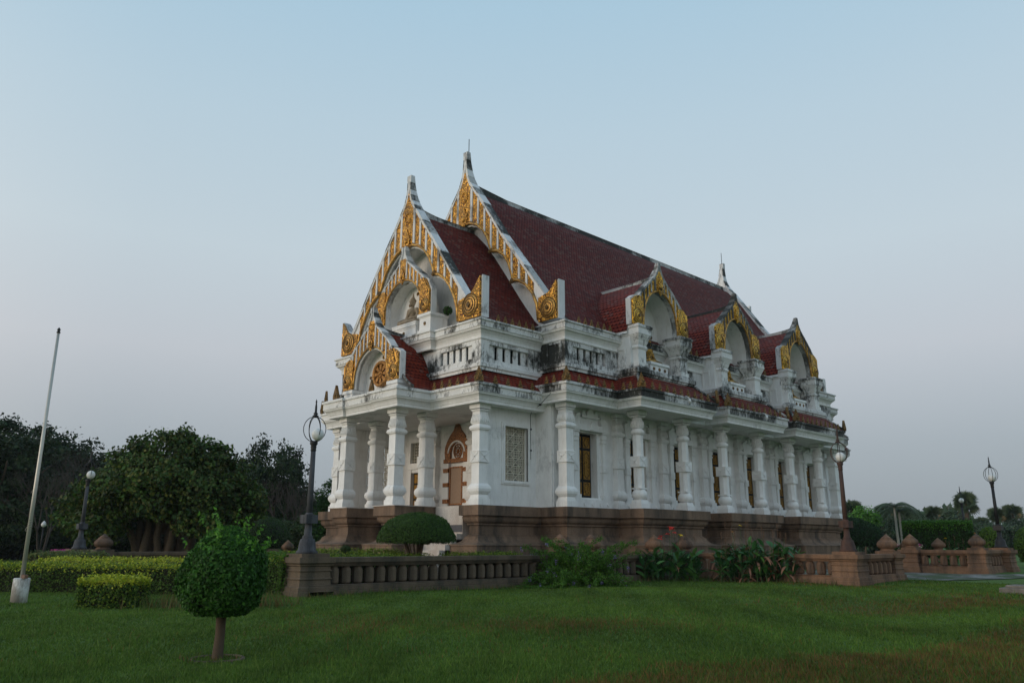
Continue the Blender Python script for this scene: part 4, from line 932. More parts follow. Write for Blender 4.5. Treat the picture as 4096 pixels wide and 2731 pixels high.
# ================================================================== statues resting in the niches
def seated_statue(x, y, z, H, rz, mat, label, group=None, name='seated_statue', vox=0.018):
    """seated cross-legged figure facing -Y, H tall with its topknot"""
    s = H/1.72; g = MB()
    def cap(a, b, ra, rb): g.tube([a, b], [ra, rb], 12); g.ell(a, (ra, ra, ra)); g.ell(b, (rb, rb, rb))
    # crossed legs
    for sg in (-1, 1):
        g.tube([(sg*0.16, 0.12, 0.14), (sg*0.42, -0.08, 0.15), (sg*0.60, -0.28, 0.12)], [0.155, 0.15, 0.115], 12); g.ell((sg*0.60, -0.28, 0.11), (0.125, 0.125, 0.105))
        g.tube([(sg*0.60, -0.28, 0.11), (sg*0.25, -0.40, 0.10), (-sg*0.12, -0.38, 0.13 + 0.05*(sg > 0))], [0.11, 0.095, 0.075], 12); g.ell((-sg*0.20, -0.36, 0.14+0.05*(sg > 0)), (0.13, 0.07, 0.05))
    g.ell((0, 0.05, 0.17), (0.30, 0.22, 0.17)); 
    g.lathe([(0.235, 0.0), (0.215, 0.15), (0.20, 0.28), (0.235, 0.42), (0.275, 0.54), (0.27, 0.62), (0.16, 0.70), (0.09, 0.74)], 0, 0.05, 0.18, 20)
    g.ell((0, 0.03, 0.76), (0.30, 0.15, 0.12)); g.ell((0, 0.05, 0.86), (0.20, 0.11, 0.06))
    g.lathe([(0.10, 0.0), (0.085, 0.06), (0.085, 0.14)], 0, 0.04, 0.88, 14)
    for sg in (-1, 1):
        g.tube([(sg*0.31, 0.05, 0.79), (sg*0.40, 0.05, 0.58), (sg*0.40, -0.02, 0.40)], [0.105, 0.092, 0.08], 12); g.ell((sg*0.31, 0.05, 0.80), (0.11, 0.11, 0.10))
    g.tube([(0.40, -0.02, 0.40), (0.26, -0.20, 0.31), (0.07, -0.32, 0.27)], [0.078, 0.065, 0.05], 12)
    g.ell((0.0, -0.33, 0.265), (0.12, 0.07, 0.035))
    for k in range(4): g.tube([(-0.02, -0.36+0.035*k, 0.275), (-0.15+0.01*abs(k-1), -0.37+0.032*k, 0.285)], [0.018, 0.012], 6)
    g.tube([(0.02, -0.27, 0.29), (-0.06, -0.25, 0.31)], [0.02, 0.013], 6)
    g.tube([(-0.40, -0.02, 0.40), (-0.46, -0.22, 0.30), (-0.50, -0.34, 0.24)], [0.078, 0.062, 0.05], 12)   # the right hand over the knee
    g.ell((-0.51, -0.39, 0.21), (0.06, 0.07, 0.045))
    for k in range(4): g.tube([(-0.555+0.03*k, -0.42, 0.20), (-0.56+0.032*k, -0.455-0.008*(k in (1, 2)), 0.09)], [0.018, 0.012], 6)
    g.tube([(-0.46, -0.38, 0.22), (-0.43, -0.42, 0.16)], [0.02, 0.013], 6)
    # head
    g.ell((0, 0.02, 1.18), (0.135, 0.155, 0.19), 16, 12); g.ell((0, -0.01, 1.10), (0.10, 0.12, 0.12)); g.ell((0, 0.04, 1.26), (0.15, 0.165, 0.14), 16, 10)
    g.tube([(0, -0.135, 1.22), (0, -0.165, 1.15)], [0.014, 0.03], 8); g.ell((0, -0.14, 1.085), (0.045, 0.02, 0.014)); g.ell((0, -0.125, 1.03), (0.05, 0.04, 0.04))
    for sg in (-1, 1):
        g.ell((sg*0.055, -0.125, 1.20), (0.035, 0.018, 0.015)); g.tube([(sg*0.015, -0.142, 1.235), (sg*0.06, -0.14, 1.25), (sg*0.1, -0.11, 1.235)], 0.010, 6)
        g.tube([(sg*0.145, 0.03, 1.24), (sg*0.155, 0.03, 1.12), (sg*0.14, 0.02, 1.02)], [0.022, 0.026, 0.03], 6)
    g.ell((0, 0.05, 1.40), (0.09, 0.10, 0.09)); g.lathe([(0.06, 0.0), (0.045, 0.1), (0.02, 0.2), (0.004, 0.25)], 0, 0.05, 1.45, 12)
    for i in range(90):     # curls
        a = 2.39996*i; h = i/90; el = 0.02+h*1.45
        px, py, pz = 0.155*math.cos(el)*math.cos(a), 0.175*math.cos(el)*math.sin(a), 0.15*math.sin(el)
        if py < -0.05 and el < 0.35: continue
        g.ell((px, 0.04+py, 1.26+pz), (0.02, 0.02, 0.02), 6, 4)
    # robe edge over the left shoulder
    g.tube([(0.20, -0.05, 0.88), (0.10, -0.20, 0.66), (-0.05, -0.20, 0.45), (-0.2, -0.1, 0.3)], [0.02, 0.022, 0.022, 0.02], 6)
    g.v = [(vx*s, vy*s, vz*s) for vx, vy, vz in g.v]
    o = g.build(name, mat, None, remesh=vox*s*1.2)
    o.location = (x, y, z); o.rotation_euler = (0, 0, rz)
    return tag(o, label, 'statue', group)
seated_statue(C+0.12, 22.42, 11.85, 1.74, 0, MSTAT, 'grey stone statue seated cross-legged in the arched niche of the front gable')
MBRZ = mat_gold('patchy_gilded_bronze', (0.50, 0.28, 0.06), (0.05, 0.04, 0.03), scale=3, metal=0.5, amt=0.2)
for yb, lb in zip(YB, ('nearest to the front gable', 'in the middle of the three dormer niches', 'in the farthest dormer niche')):
    seated_statue(C+7.25, yb+0.1, 10.24, 1.72, HP, MBRZ, 'gilded statue seated in an upper side niche, ' + lb, 'gilded statues in the side niches', vox=0.022)
g = MB(lambda u, z, t: (u, -t, z))
g.ell((0, 0.16, 0), (0.30, 0.14, 0.08), 14, 8); g.ell((0.18, 0.2, 0.0), (0.13, 0.13, 0.07)); g.tube([(0.2, 0.22, 0.02), (0.22, 0.45, 0.03), (0.2, 0.62, 0.03)], [0.075, 0.05, 0.045], 10)
g.ell((0.22, 0.66, 0.03), (0.08, 0.055, 0.05)); g.tube([(0.22, 0.66, 0.03), (0.34, 0.64, 0.03)], [0.045, 0.022], 8); g.tube([(0.18, 0.7, 0.03), (0.1, 0.78, 0.03)], [0.02, 0.006], 6)
for a in (0.1, -0.12): g.tube([(a+0.1, 0.08, 0.05), (a+0.28, 0.03, 0.06)], [0.045, 0.025], 8)
g.tube([(-0.24, 0.1, 0.04), (-0.05, 0.02, 0.06)], [0.06, 0.03], 8)
dr = g.build('deer_relief', MGWH, None, remesh=0.016); dr.location = (C+3.05, 23.18, 11.45); tag(dr, 'gilded relief of a lying deer looking back, right of the seated stone statue', 'relief')

# ================================================================== balustrades
def rail_section(name, path, z0, zt, mat, label, group, piers, closed=False):
    """path: list of straight corners (x,y) ; balusters between piers"""
    cx = sum(p[0] for p in path)/len(path); cy = sum(p[1] for p in path)/len(path)
    root = thing(name, (path[0][0], path[0][1], z0), label, 'balustrade', group); WROOTS.add(root.name)
    def band(hw, za, zb, mb):
        for (xa, ya), (xb, yb) in zip(path[:-1], path[1:]):
            x0, x1 = sorted((xa, xb)); y0, y1 = sorted((ya, yb)); mb.box(x0-hw, x1+hw, y0-hw, y1+hw, za, zb)
    g = MB(); band(0.30, z0-0.3, z0+0.16, g); band(0.255, z0+0.16, z0+0.30, g); band(0.24, z0+0.30, z0+0.335, g); g.build('base', mat, root, bevel=0.012)
    g = MB(); band(0.17, zt-0.27, zt-0.235, g); band(0.19, zt-0.235, zt-0.20, g); band(0.215, zt-0.195, zt-0.165, g); band(0.25, zt-0.16, zt, g); g.build('rail', mat, root, bevel=0.012)
    for (xa, ya), (xb, yb) in zip(path[:-1], path[1:]):
        L = math.hypot(xb-xa, yb-ya); n = max(1, int(round((L-1.0)/0.44)))
        if L < 1.2: continue
        for i in range(n):
            f = (0.5+(L-1.0)*(i+0.5)/n)/L
            x, y = xa+(xb-xa)*f, ya+(yb-ya)*f
            if any(abs(x-px) < 0.62 and abs(y-py) < 0.62 for px, py, *_ in piers): continue
            key = (round(zt-z0, 2), mat.name)
            if key not in BAL:
                q = MB(); h = zt-0.27-(z0+0.335)
                q.lathe([(0.10, 0), (0.115, 0.01), (0.155, 0.05), (0.16, 0.08), (0.16, h-0.14), (0.15, h-0.09), (0.11, h-0.03), (0.10, h)], 0, 0, 0, 8, 0, False, math.pi/8, True)
                BAL[key] = q.build('baluster', mat, root); o = BAL[key]
            else: o = bpy.data.objects.new('baluster', BAL[key].data); COL.objects.link(o); o.parent = root
            o.matrix_parent_inverse = Matrix.Translation(-root.location); o.location = (x, y, z0+0.335)
    for px, py, hw, *fin in piers:
        g = MB(); q = lambda pr: g.lathe([(r+hw-0.5, z) for r, z in pr], px, py, 0, 4, 0, False, math.pi/4, True)
        q([(0.60, z0-0.3), (0.60, z0+0.14), (0.57, z0+0.15), (0.57, z0+0.27), (0.52, z0+0.30), (0.50, z0+0.48), (0.53, z0+0.50), (0.53, z0+0.53), (0.50, z0+0.55), (0.49, zt-0.42), (0.52, zt-0.40), (0.52, zt-0.37), (0.49, zt-0.35), (0.49, zt-0.27), (0.53, zt-0.24), (0.53, zt-0.2), (0.57, zt-0.17), (0.60, zt-0.16), (0.60, zt+0.003)])
        q([(0.46, zt), (0.46, zt+0.11)])
        g.build('pier', mat, root)
        if fin: bud_finial(px, py, zt+0.11, MRED, root, 0.92)
    return root
BAL = {}
def bud_finial(px, py, z, mat, root, s=1.0):
    g = MB(); L = lambda pr, seg=28: g.lathe([(r*s, q*s) for r, q in pr], px, py, z, seg)
    L([(0.33, 0), (0.33, 0.05), (0.27, 0.07), (0.27, 0.10), (0.34, 0.13), (0.41, 0.20), (0.435, 0.29), (0.41, 0.38), (0.33, 0.47), (0.27, 0.50)]); L([(0.27, 0.50), (0.27, 0.54), (0.22, 0.56)]); L([(0.225, 0.56), (0.20, 0.60), (0.10, 0.68), (0.01, 0.76)])
    for k in range(8):
        a = k*math.pi/4
        for e in (-0.16, 0.16): g.tube([(px+s*0.415*math.cos(a+e), py+s*0.415*math.sin(a+e), z+0.2*s), (px+s*0.43*math.cos(a+e*0.9), py+s*0.43*math.sin(a+e*0.9), z+0.32*s), (px+s*0.37*math.cos(a+e*0.2), py+s*0.37*math.sin(a+e*0.2), z+0.44*s)], 0.012*s, 5)
    g.build('bud_finial', mat, root)
GRPB = 'sandstone balustrades round the terrace'
rail_section('stone_balustrade', [(-22.3, 13.0), (-22.3, 24.85), (-21.3, 24.85), (-21.3, 31.45)], 0.0, 1.14, MGREYSTONE, 'mossy brown stone balustrade running from the near lamp post past the flowering shrub', GRPB,
             [(-22.62, 12.98, 0.52), (-22.2, 23.9, 0.4, 1), (-21.4, 24.85, 0.4, 1), (-21.3, 28.9, 0.4, 1), (-21.3, 31.1, 0.4, 1)])
rail_section('stone_balustrade', [(-21.3, 31.45), (-13.95, 31.45), (-13.95, 35.6)], 0.08, 1.20, MRED, 'reddish balustrade corner with the rusty lamp post and one bud finial at the path', GRPB,
             [(-14.05, 31.6, 0.5), (-14.15, 35.6, 0.42, 1)])
rail_section('stone_balustrade', [(-16.9, 45.4), (-13.6, 45.4), (-13.6, 49.2)], 0.2, 1.32, MRED, 'reddish balustrade block beyond the path, with round bud finials on its near piers', GRPB,
             [(-16.8, 45.4, 0.42, 1), (-13.6, 45.4, 0.42, 1), (-13.6, 49.2, 0.5)])
rail_section('stone_balustrade', [(-39.5, 12.2), (-39.5, 21.0)], 0.05, 1.12, MGREYSTONE, 'low brown balustrade behind the yellow hedges, with one bud finial at its left end', GRPB,
             [(-39.5, 12.3, 0.42, 1), (-39.5, 20.5, 0.42)])
rail_section('stone_balustrade', [(-45.0, 12.0), (-40.1, 12.0)], 0.05, 1.12, MGREYSTONE, 'short brown balustrade carrying the left lamp post in front of the big tree', GRPB, [(-41.9, 12.0, 0.5)])
def pier_thing(x, y, z0, zt, label, mat=MRED, s=1.0):
    t = thing('finial_pier', (x, y, z0), label, 'pier', 'bud finial piers on the terrace'); WROOTS.add(t.name)
    g = MB(); g.lathe([(0.5, z0), (0.5, z0+0.2), (0.44, z0+0.25), (0.42, zt-0.3), (0.48, zt-0.2), (0.52, zt-0.16), (0.52, zt)], x, y, 0, 4, 0, False, math.pi/4, True); g.build('pier', mat, t)
    bud_finial(x, y, zt, mat, t, s)
for x, y, zt, lb in ((-52.5, 28.5, 0.95, 'bud finial pier beyond the egg shaped tree, left of the near lamp post'), (-55.0, 24.9, 0.95, 'small bud finial pier behind the top shoots of the egg shaped tree')):
    pier_thing(x, y, 0.1, zt, lb, MRED)
for x, y, zt, lb in ((-18.1, 48.8, 1.22, 'second bud finial just behind the left pier of the far balustrade'), (-19.6, 52.4, 1.22, 'third bud finial of the far row, leftmost'), (-19.3, 56.8, 1.25, 'bud finial pier among the far cannas in front of the box hedge')):
    pier_thing(x, y, 0.2, zt, lb, MRED)
# ================================================================== lamps
def lamp(x, y, z, H, mat, cage, label, lean=0.0, rz=0.0, scale=1.0, gl=(0.06, -0.04)):
    t = thing('street_lamp', (x, y, z), label, 'street lamp', 'globe lamp posts round the terrace', rz); k = H/4.66
    t.rotation_euler = (0, lean, rz)
    g = MB()
    g.lathe([(0.33, 0), (0.33, 0.06), (0.28, 0.10), (0.25, 0.3), (0.22, 0.42), (0.15, 0.46), (0.17, 0.50), (0.12, 0.55), (0.105, 0.9)], 0, 0, 0, 16); g.lathe([(0.2, 0.9), (0.2, 1.16)], 0, 0, 0, 4, 0, False, math.pi/4, True); g.lathe([(0.14, 1.16), (0.10, 1.22)], 0, 0, 0, 12)
    g.build('base', mat, t)
    g = MB(); g.tube([(0, 0, 1.2), (0, 0, 3.2*k)], [0.095, 0.075], 12); g.build('pole', mat, t)
    g = MB(); zt = 3.2*k
    g.lathe([(0.075, -0.05), (0.095, 0.0), (0.075, 0.04), (0.10, 0.08), (0.08, 0.13), (0.12, 0.18), (0.12, 0.28)], 0, 0, zt, 12)
    zc = zt+0.28+0.38
    for i in range(6):
        a = i*math.pi/3; g.tube([(0.02*math.cos(a)+0.33*math.sin(f)*math.cos(a), 0.02*math.sin(a)+0.33*math.sin(f)*math.sin(a), zc-0.40*math.cos(f)) for f in np.linspace(0.12, math.pi-0.1, 10)], 0.013, 5)
    g.lathe([(0.03, -0.05), (0.10, -0.02), (0.10, 0.01), (0.05, 0.04), (0.08, 0.08), (0.04, 0.12), (0.035, 0.3), (0.02, 0.42), (0.03, 0.46), (0.005, 0.55)], 0, 0, zc+0.42, 10)
    g.build('cage', cage, t)
    g = MB(); g.ell((gl[0], gl[1], zt+0.28+0.20), (0.19, 0.19, 0.2), 20, 14); g.build('globe', MGLOBE, t)
lamp(-22.65, 12.95, 1.25, 4.62, MLAMPC, MIRON, 'grey lamp post with black wire cage on the near corner pier of the balustrade', gl=(0.13, 0.05))
lamp(-14.05, 31.6, 1.31, 4.62, MRUST, MRUST, 'rusty brown lamp post on the reddish corner pier right of the hall', gl=(0.03, 0.02))
lamp(-13.6, 49.2, 1.43, 4.66, MIRON, MIRON, 'tall black lamp post leaning left at the far right balustrade', gl=(0.03, 0.0))
lamp(-22.2, 71.6, 1.35, 4.66, MIRON, MIRON, 'small distant black lamp post in front of the box hedge', gl=(0.03, 0.0))
lamp(-41.9, 12.0, 1.23, 4.3, MLAMPC, MIRON, 'grey lamp post in front of the big spreading tree on the left', gl=(0.13, 0.05))
t = thing('street_lamp', (-69.9, 17.3, -0.5), 'tiny distant lamp with a white pear globe on a white pedestal, seen past the flagpole', 'street lamp')
g = MB(); g.box(-0.45, 0.45, -0.45, 0.45, 0, 0.25); g.box(-0.36, 0.36, -0.36, 0.36, 0.25, 0.95); g.build('pedestal', MCOL, t)
g = MB(); g.tube([(0, 0, 0.95), (0, 0, 3.1)], 0.06, 8); g.build('pole', MIRON, t)
g = MB(); g.lathe([(0.05, 0), (0.17, 0.1), (0.2, 0.22), (0.12, 0.36), (0.02, 0.48)], 0, 0, 3.1, 12); g.build('globe', MGLOBE, t)
# ================================================================== flagpole
t = thing('flagpole', (-24.85, 5.82, 0.0), 'bare steel flagpole in a white painted block on the left lawn', 'flagpole')
g = MB(); g.lathe([(0.20, -0.1), (0.20, 0.62), (0.185, 0.64)], 0, 0, 0, 24); g.build('block', mat_white('dirty_white_paint', 0.8, thr=0.48, dark=(0.2, 0.17, 0.14)), t)
g = MB(); g.tube([(0, 0, 0.6), (0, 0, 3.0), (0, 0, 7.35)], [0.055, 0.05, 0.038], 14); g.build('pole', MSTEEL, t)
g = MB(); g.lathe([(0.05, 0), (0.055, 0.03), (0.03, 0.05), (0.05, 0.1), (0.012, 0.16)], 0, 0, 7.35, 10); g.build('finial', MIRON, t)
g = MB(); g.tube([(-0.062, -0.02, 1.9), (-0.058, -0.02, 4.0), (-0.05, 0, 7.3)], 0.008, 5)
g.tube([(0.055*math.cos(a), 0.055*math.sin(a), 1.95+0.01*a) for a in np.linspace(0, 6*math.pi, 24)], 0.010, 5)
g.tube([(-0.06, -0.01, 1.98), (-0.15, -0.03, 1.95), (-0.2, -0.05, 1.86), (-0.14, -0.04, 1.84), (-0.06, -0.01, 1.93)], 0.010, 5)
g.tube([(-0.055, -0.01, 2.95), (-0.13, -0.03, 2.93), (-0.17, -0.04, 2.87), (-0.1, -0.02, 2.86), (-0.055, 0, 2.93)], 0.009, 5); g.build('rope', mat_plain('grey_rope', (0.3, 0.28, 0.24)), t)
g = MB(); g.box(0.05, 0.4, -0.04, 0.04, 0.64, 0.73); o = g.build('bracket', mat_plain('brown_brick', (0.16, 0.09, 0.06)), t)
# stone curb at the right edge
g = MB(); g.box(-8.3, -3.5, 29.2, 30.4, -0.2, 0.28); g.box(-8.15, -3.6, 29.35, 30.3, 0.28, 0.36)
tag(g.build('stone_slab', mat_stone('stained_concrete', (0.24, 0.22, 0.19), (0.17, 0.15, 0.13), (0.06, 0.055, 0.05)), None, bevel=0.02), 'stained grey concrete slab with a step, cut off by the right edge of the lawn', 'slab')
def noise3(P_, f, seed=0):
    r = np.random.default_rng(seed); out = np.zeros(len(P_))
    for k in range(5):
        d = r.normal(0, 1, 3)*f*(1.5**k); out += np.sin(P_@d+r.uniform(0, 6.28))/(1.3**k)
    return out/2.5
# ================================================================== ground
def gh(x, y):
    x = np.asarray(x, float); y = np.asarray(y, float)
    base = 0.0052*np.clip(y-14+0.25*(x+22), 0, 60)
    b = 0.035*np.sin(x*0.55+1.3)*np.cos(y*0.42+0.4)+0.02*np.sin(x*1.3-y*0.9)
    far = np.clip((np.hypot(x, y)-60)/60, 0, 1)
    swale = -0.28*np.exp(-(((x+8.5)+0.35*(y-20))**2)/5.0)*np.exp(-((y-22)/7.0)**2)
    return base+b*(1-far)+swale
def drymask(x, y):
    """share of rust brown seeding grass: a broad curved band over the right foreground and a few loose patches"""
    x = np.asarray(x, float); y = np.asarray(y, float); yc = x*head.x+y*head.y; xc = x*right.x+y*right.y
    P2 = np.stack([x.ravel(), y.ravel(), 0*x.ravel()], 1); nz_ = (noise3(P2, 0.35, 3)*0.5+noise3(P2, 1.1, 5)*0.4+noise3(P2, 3.0, 6)*0.2).reshape(x.shape)
    edge = np.interp(xc, [-3, 0, 1.5, 4, 8, 12], [7.5, 9.2, 10.6, 12.4, 15.2, 18.6])      # far edge of the band, distance ahead
    t_ = (edge+nz_*0.8-yc); band_ = np.clip(t_/0.9, 0, 1)*np.where(xc > -2.5, 1, 0)*np.clip(1.15-t_*0.16, 0.35, 1)
    p2 = np.exp(-(((xc-13.5)/4.0)**2+((yc-23.5)/2.0)**2)); p3 = 0.6*np.exp(-(((xc-1.0)/2.2)**2+((yc-16.5)/1.2)**2)); p4 = 0.45*np.exp(-(((xc+3.2)/1.8)**2+((yc-16.5)/1.6)**2))
    p5 = 0.5*np.exp(-((y-30.6)/0.7)**2)*(x > -21)*(x < -12)
    return np.clip(np.maximum.reduce([band_, p2, p3, p4, p5])*(0.75+nz_*0.6)+nz_*0.05, 0, 1)*np.clip((45-yc)/10, 0, 1)
def ground_sheet():
    a = np.unique(np.concatenate([np.linspace(-1600, -120, 16), np.linspace(-120, -60, 16), np.linspace(-60, 10, 141), np.linspace(10, 200, 12), np.linspace(200, 1600, 8)]))
    b = np.unique(np.concatenate([np.linspace(-1600, -20, 10), np.linspace(-20, 0, 12), np.linspace(0, 75, 151), np.linspace(75, 300, 24), np.linspace(300, 2500, 14)]))
    X, Y = np.meshgrid(a, b); Z = gh(X, Y); n, mm = X.shape
    v = np.stack([X.ravel(), Y.ravel(), Z.ravel()], 1)
    i = np.arange(n-1)[:, None]*mm+np.arange(mm-1)[None, :]; f = np.stack([i, i+1, i+mm+1, i+mm], -1).reshape(-1, 4)
    me = bpy.data.meshes.new('lawn'); me.from_pydata(v.tolist(), [], f.tolist()); me.polygons.foreach_set('use_smooth', [True]*len(f))
    at = me.attributes.new('dry', 'FLOAT', 'POINT'); at.data.foreach_set('value', drymask(X, Y).ravel().astype(np.float32))
    return me
t = NT('lawn_ground', 0.95); co = t.coord()
n1 = t.noise(co, 0.16, 5, 0.6, 0.6); n2 = t.noise(co, 9.0, 4, 0.7); n3 = t.noise(co, 0.9, 5, 0.65)
c = t.mix(t.ramp(n3, [(0.35, 0.0), (0.65, 1.0)]), (0.055, 0.114, 0.017), (0.083, 0.155, 0.023))
dr_ = t.node('ShaderNodeAttribute', attribute_name='dry').outputs['Fac']; c = t.mix(t.math('MULTIPLY', dr_, 0.8), c, (0.11, 0.065, 0.026))
c = t.mix(1.0, c, t.ramp(n2, [(0.25, 0.55), (0.75, 1.35)]), 'MULTIPLY')
t.color(c); t.bump(n2, 0.05, 1.0)
me = ground_sheet(); me.materials.append(t.m); o = bpy.data.objects.new('lawn', me); COL.objects.link(o); tag(o, kind='structure')
# gravel path through the gap on the right, and the terrace inside the balustrade
def sheet(name, pts, dz, mat, n=40, z=None):
    g = MB(); P0 = [Vector(p) for p in pts]
    for i in range(n):
        for j in range(n):
            q = []
            for a, b in ((i, j), (i+1, j), (i+1, j+1), (i, j+1)):
                u, v = a/n, b/n; p = P0[0]*(1-u)*(1-v)+P0[1]*u*(1-v)+P0[2]*u*v+P0[3]*(1-u)*v
                q.append((p.x, p.y, (float(gh(p.x, p.y))+dz) if z is None else z))
            g.add(q, [(0, 1, 2, 3)])
    o = g.build(name, mat); tag(o, kind='structure'); return o
t = NT('grey_gravel', 0.95); co = t.coord(); n = t.noise(co, 3, 6, 0.75); n2 = t.noise(co, 0.6, 4)
n = t.noise(co, 1.6, 8, 0.85); c = t.mix(t.ramp(n, [(0.42, 0.0), (0.58, 1.0)]), (0.06, 0.06, 0.05), (0.27, 0.26, 0.24)); c = t.mix(t.ramp(n2, [(0.46, 0.0), (0.54, 0.9)]), c, (0.05, 0.08, 0.03)); t.color(c); t.bump(n, 0.03)
sheet('gravel_path', [(-21.0, 37.0, 0), (-12.6, 36.3, 0), (-9.5, 44.2, 0), (-21.0, 44.9, 0)], 0.03, t.m, 24)
t = NT('terrace_ground', 0.95); co = t.coord(); n = t.noise(co, 2, 6, 0.75)
c = t.mix(n, (0.07, 0.075, 0.05), (0.16, 0.13, 0.10)); t.color(c)
sheet('terrace', [(-43.0, 14.5, 0), (-22.6, 14.0, 0), (-21.6, 60, 0), (-43, 60, 0)], 0, t.m, 8, z=0.30)
# ================================================================== foliage
def norm(a): return a/np.maximum(1e-9, np.linalg.norm(a, axis=1))[:, None]
def leaves(name, P_, N, size, colors, mat=None, parent=None, asp=0.55, jit=0.7, fold=0.25, loc=None, kind=None, up=0.0):
    """one rhombic folded leaf at every point"""
    colors = np.clip(np.asarray(colors)*1.45, 0, 0.9); n = len(P_); N = norm(N+rng.normal(0, jit, (n, 3))+np.array([0, 0, up]))
    A = norm(np.cross(N, rng.normal(0, 1, (n, 3)))); B = np.cross(N, A)
    s = (size*rng.uniform(0.65, 1.25, n))[:, None] if np.isscalar(size) else size[:, None]
    v = np.stack([P_-A*s*0.5, P_+B*s*asp*0.5+N*s*fold*0.3, P_+A*s*0.5, P_-B*s*asp*0.5+N*s*fold*0.3], 1).reshape(-1, 3)
    me = bpy.data.meshes.new(name); me.vertices.add(4*n); me.vertices.foreach_set('co', v.ravel().astype(np.float32))
    idx = np.arange(4*n, dtype=np.int32).reshape(-1, 4); tri = np.stack([idx[:, [0, 1, 2]], idx[:, [0, 2, 3]]], 1).reshape(-1, 3)
    me.loops.add(6*n); me.loops.foreach_set('vertex_index', tri.ravel()); me.polygons.add(2*n)
    me.polygons.foreach_set('loop_start', np.arange(0, 6*n, 3, dtype=np.int32)); me.polygons.foreach_set('loop_total', np.full(2*n, 3, np.int32))
    at = me.color_attributes.new('col', 'FLOAT_COLOR', 'POINT'); c4 = np.ones((n, 4)); c4[:, :3] = colors
    at.data.foreach_set('color', np.repeat(c4, 4, 0).ravel().astype(np.float32))
    me.materials.append(mat or MLEAF); me.update(); me.validate()
    o = bpy.data.objects.new(name, me); COL.objects.link(o)
    if parent: o.parent = parent
    return o
def pal(n, cols, jitter=0.25, w=None):
    cols = np.array(cols); k = rng.choice(len(cols), n, p=w); return np.clip(cols[k]*rng.uniform(1-jitter, 1+jitter, (n, 1)), 0.001, 1)
def boxhedge_points(n, lx, ly, h, z0=0.0, depth=0.18, round_=0.06):
    """points on the top and the four sides of a clipped hedge centred on the origin"""
    A = np.array([lx*ly, lx*h, lx*h, ly*h, ly*h]); k = rng.choice(5, n, p=A/A.sum()); u = rng.uniform(-0.5, 0.5, n); w = rng.uniform(0, 1, n)
    P_ = np.zeros((n, 3)); N = np.zeros((n, 3)); v = rng.uniform(-0.5, 0.5, n)
    for f, (nx, ny, nz) in enumerate(((0, 0, 1), (0, -1, 0), (0, 1, 0), (-1, 0, 0), (1, 0, 0))):
        q = k == f; N[q] = (nx, ny, nz)
        if f == 0: P_[q] = np.stack([u[q]*lx, v[q]*ly, np.full(q.sum(), h)], 1)
        elif f < 3: P_[q] = np.stack([u[q]*lx, np.full(q.sum(), ny*ly/2), w[q]*h], 1)
        else: P_[q] = np.stack([np.full(q.sum(), nx*lx/2), u[q]*ly, w[q]*h], 1)
    bump = noise3(P_, 3.0, int(lx*10))*round_
    P_ = P_+N*(bump[:, None])-N*(np.abs(rng.normal(0, depth*0.5, n))[:, None]); P_[:, 2] += z0
    return P_, N, k
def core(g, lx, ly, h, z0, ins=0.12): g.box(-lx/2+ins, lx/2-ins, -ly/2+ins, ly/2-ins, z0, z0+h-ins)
MCORE = mat_plain('hedge_twigs', (0.018, 0.020, 0.010), 0.95, var=0.5)  # solid dark body filling the inside behind the leaves
def hedge(x, y, lx, ly, h, rz, n, size, cols_top, cols_side, label, group=None, name='hedge', z0=None, cat='hedge', grad=0.55, up=0.3, rnd=0.09):
    z = float(gh(x, y)) if z0 is None else z0
    t = thing(name, (x, y, z), label, cat, group, rz)
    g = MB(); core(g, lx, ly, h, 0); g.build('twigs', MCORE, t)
    P_, N, k = boxhedge_points(n, lx, ly, h, round_=rnd)
    c = pal(n, cols_side); top = (P_[:, 2] > h*(1-0.22)+rng.normal(0, 0.05, n)*h) | (k == 0); c[top] = pal(top.sum(), cols_top)
    # straggling shoots on top
    m2 = int(n*0.06); P2 = np.stack([rng.uniform(-lx/2, lx/2, m2), rng.uniform(-ly/2, ly/2, m2), h+np.abs(rng.normal(0, 0.05, m2))], 1)
    leaves('foliage', np.concatenate([P_, P2]), np.concatenate([N, np.tile([0, 0, 1.0], (m2, 1))]), size, np.concatenate([c, pal(m2, cols_top)]), parent=t, up=up)
    return t
YEL = [(0.30, 0.32, 0.02), (0.22, 0.27, 0.02), (0.16, 0.22, 0.02), (0.36, 0.36, 0.04)]
GRN = [(0.035, 0.075, 0.012), (0.05, 0.10, 0.015), (0.025, 0.05, 0.01)]
YG = [(0.10, 0.15, 0.015), (0.07, 0.12, 0.015), (0.15, 0.19, 0.02), (0.04, 0.08, 0.012)]
BRT = [(0.05, 0.14, 0.012), (0.035, 0.10, 0.010), (0.025, 0.075, 0.008), (0.07, 0.17, 0.02)]
def ang(x0, y0, x1, y1): return math.atan2(y1-y0, x1-x0)
hedge(-28.0, 8.3, 9.8, 1.1, 0.86, R_(41), 24000, 0.075, YEL+YG, GRN+[(0.06, 0.10, 0.014)], 'long clipped hedge with yellow tips behind the flagpole', 'yellow tipped hedges')
hedge(-31.6, 10.6, 6.5, 1.0, 0.98, R_(36), 9000, 0.08, YEL, YG, 'second yellow tipped hedge band, just behind the long one', 'yellow tipped hedges')
hedge(-22.2, 7.3, 1.5, 0.9, 0.72, R_(46), 7000, 0.07, YEL, YG+GRN+GRN, 'small nearer yellow tipped hedge block between the flagpole and the round topiary tree', 'yellow tipped hedges')
hedge(-35.8, 9.9, 2.9, 1.4, 1.12, R_(25), 6000, 0.09, [(0.06, 0.10, 0.03), (0.09, 0.10, 0.03)], [(0.05, 0.07, 0.025), (0.07, 0.06, 0.03)], 'dull green hedge at the foot of the left lamp post')
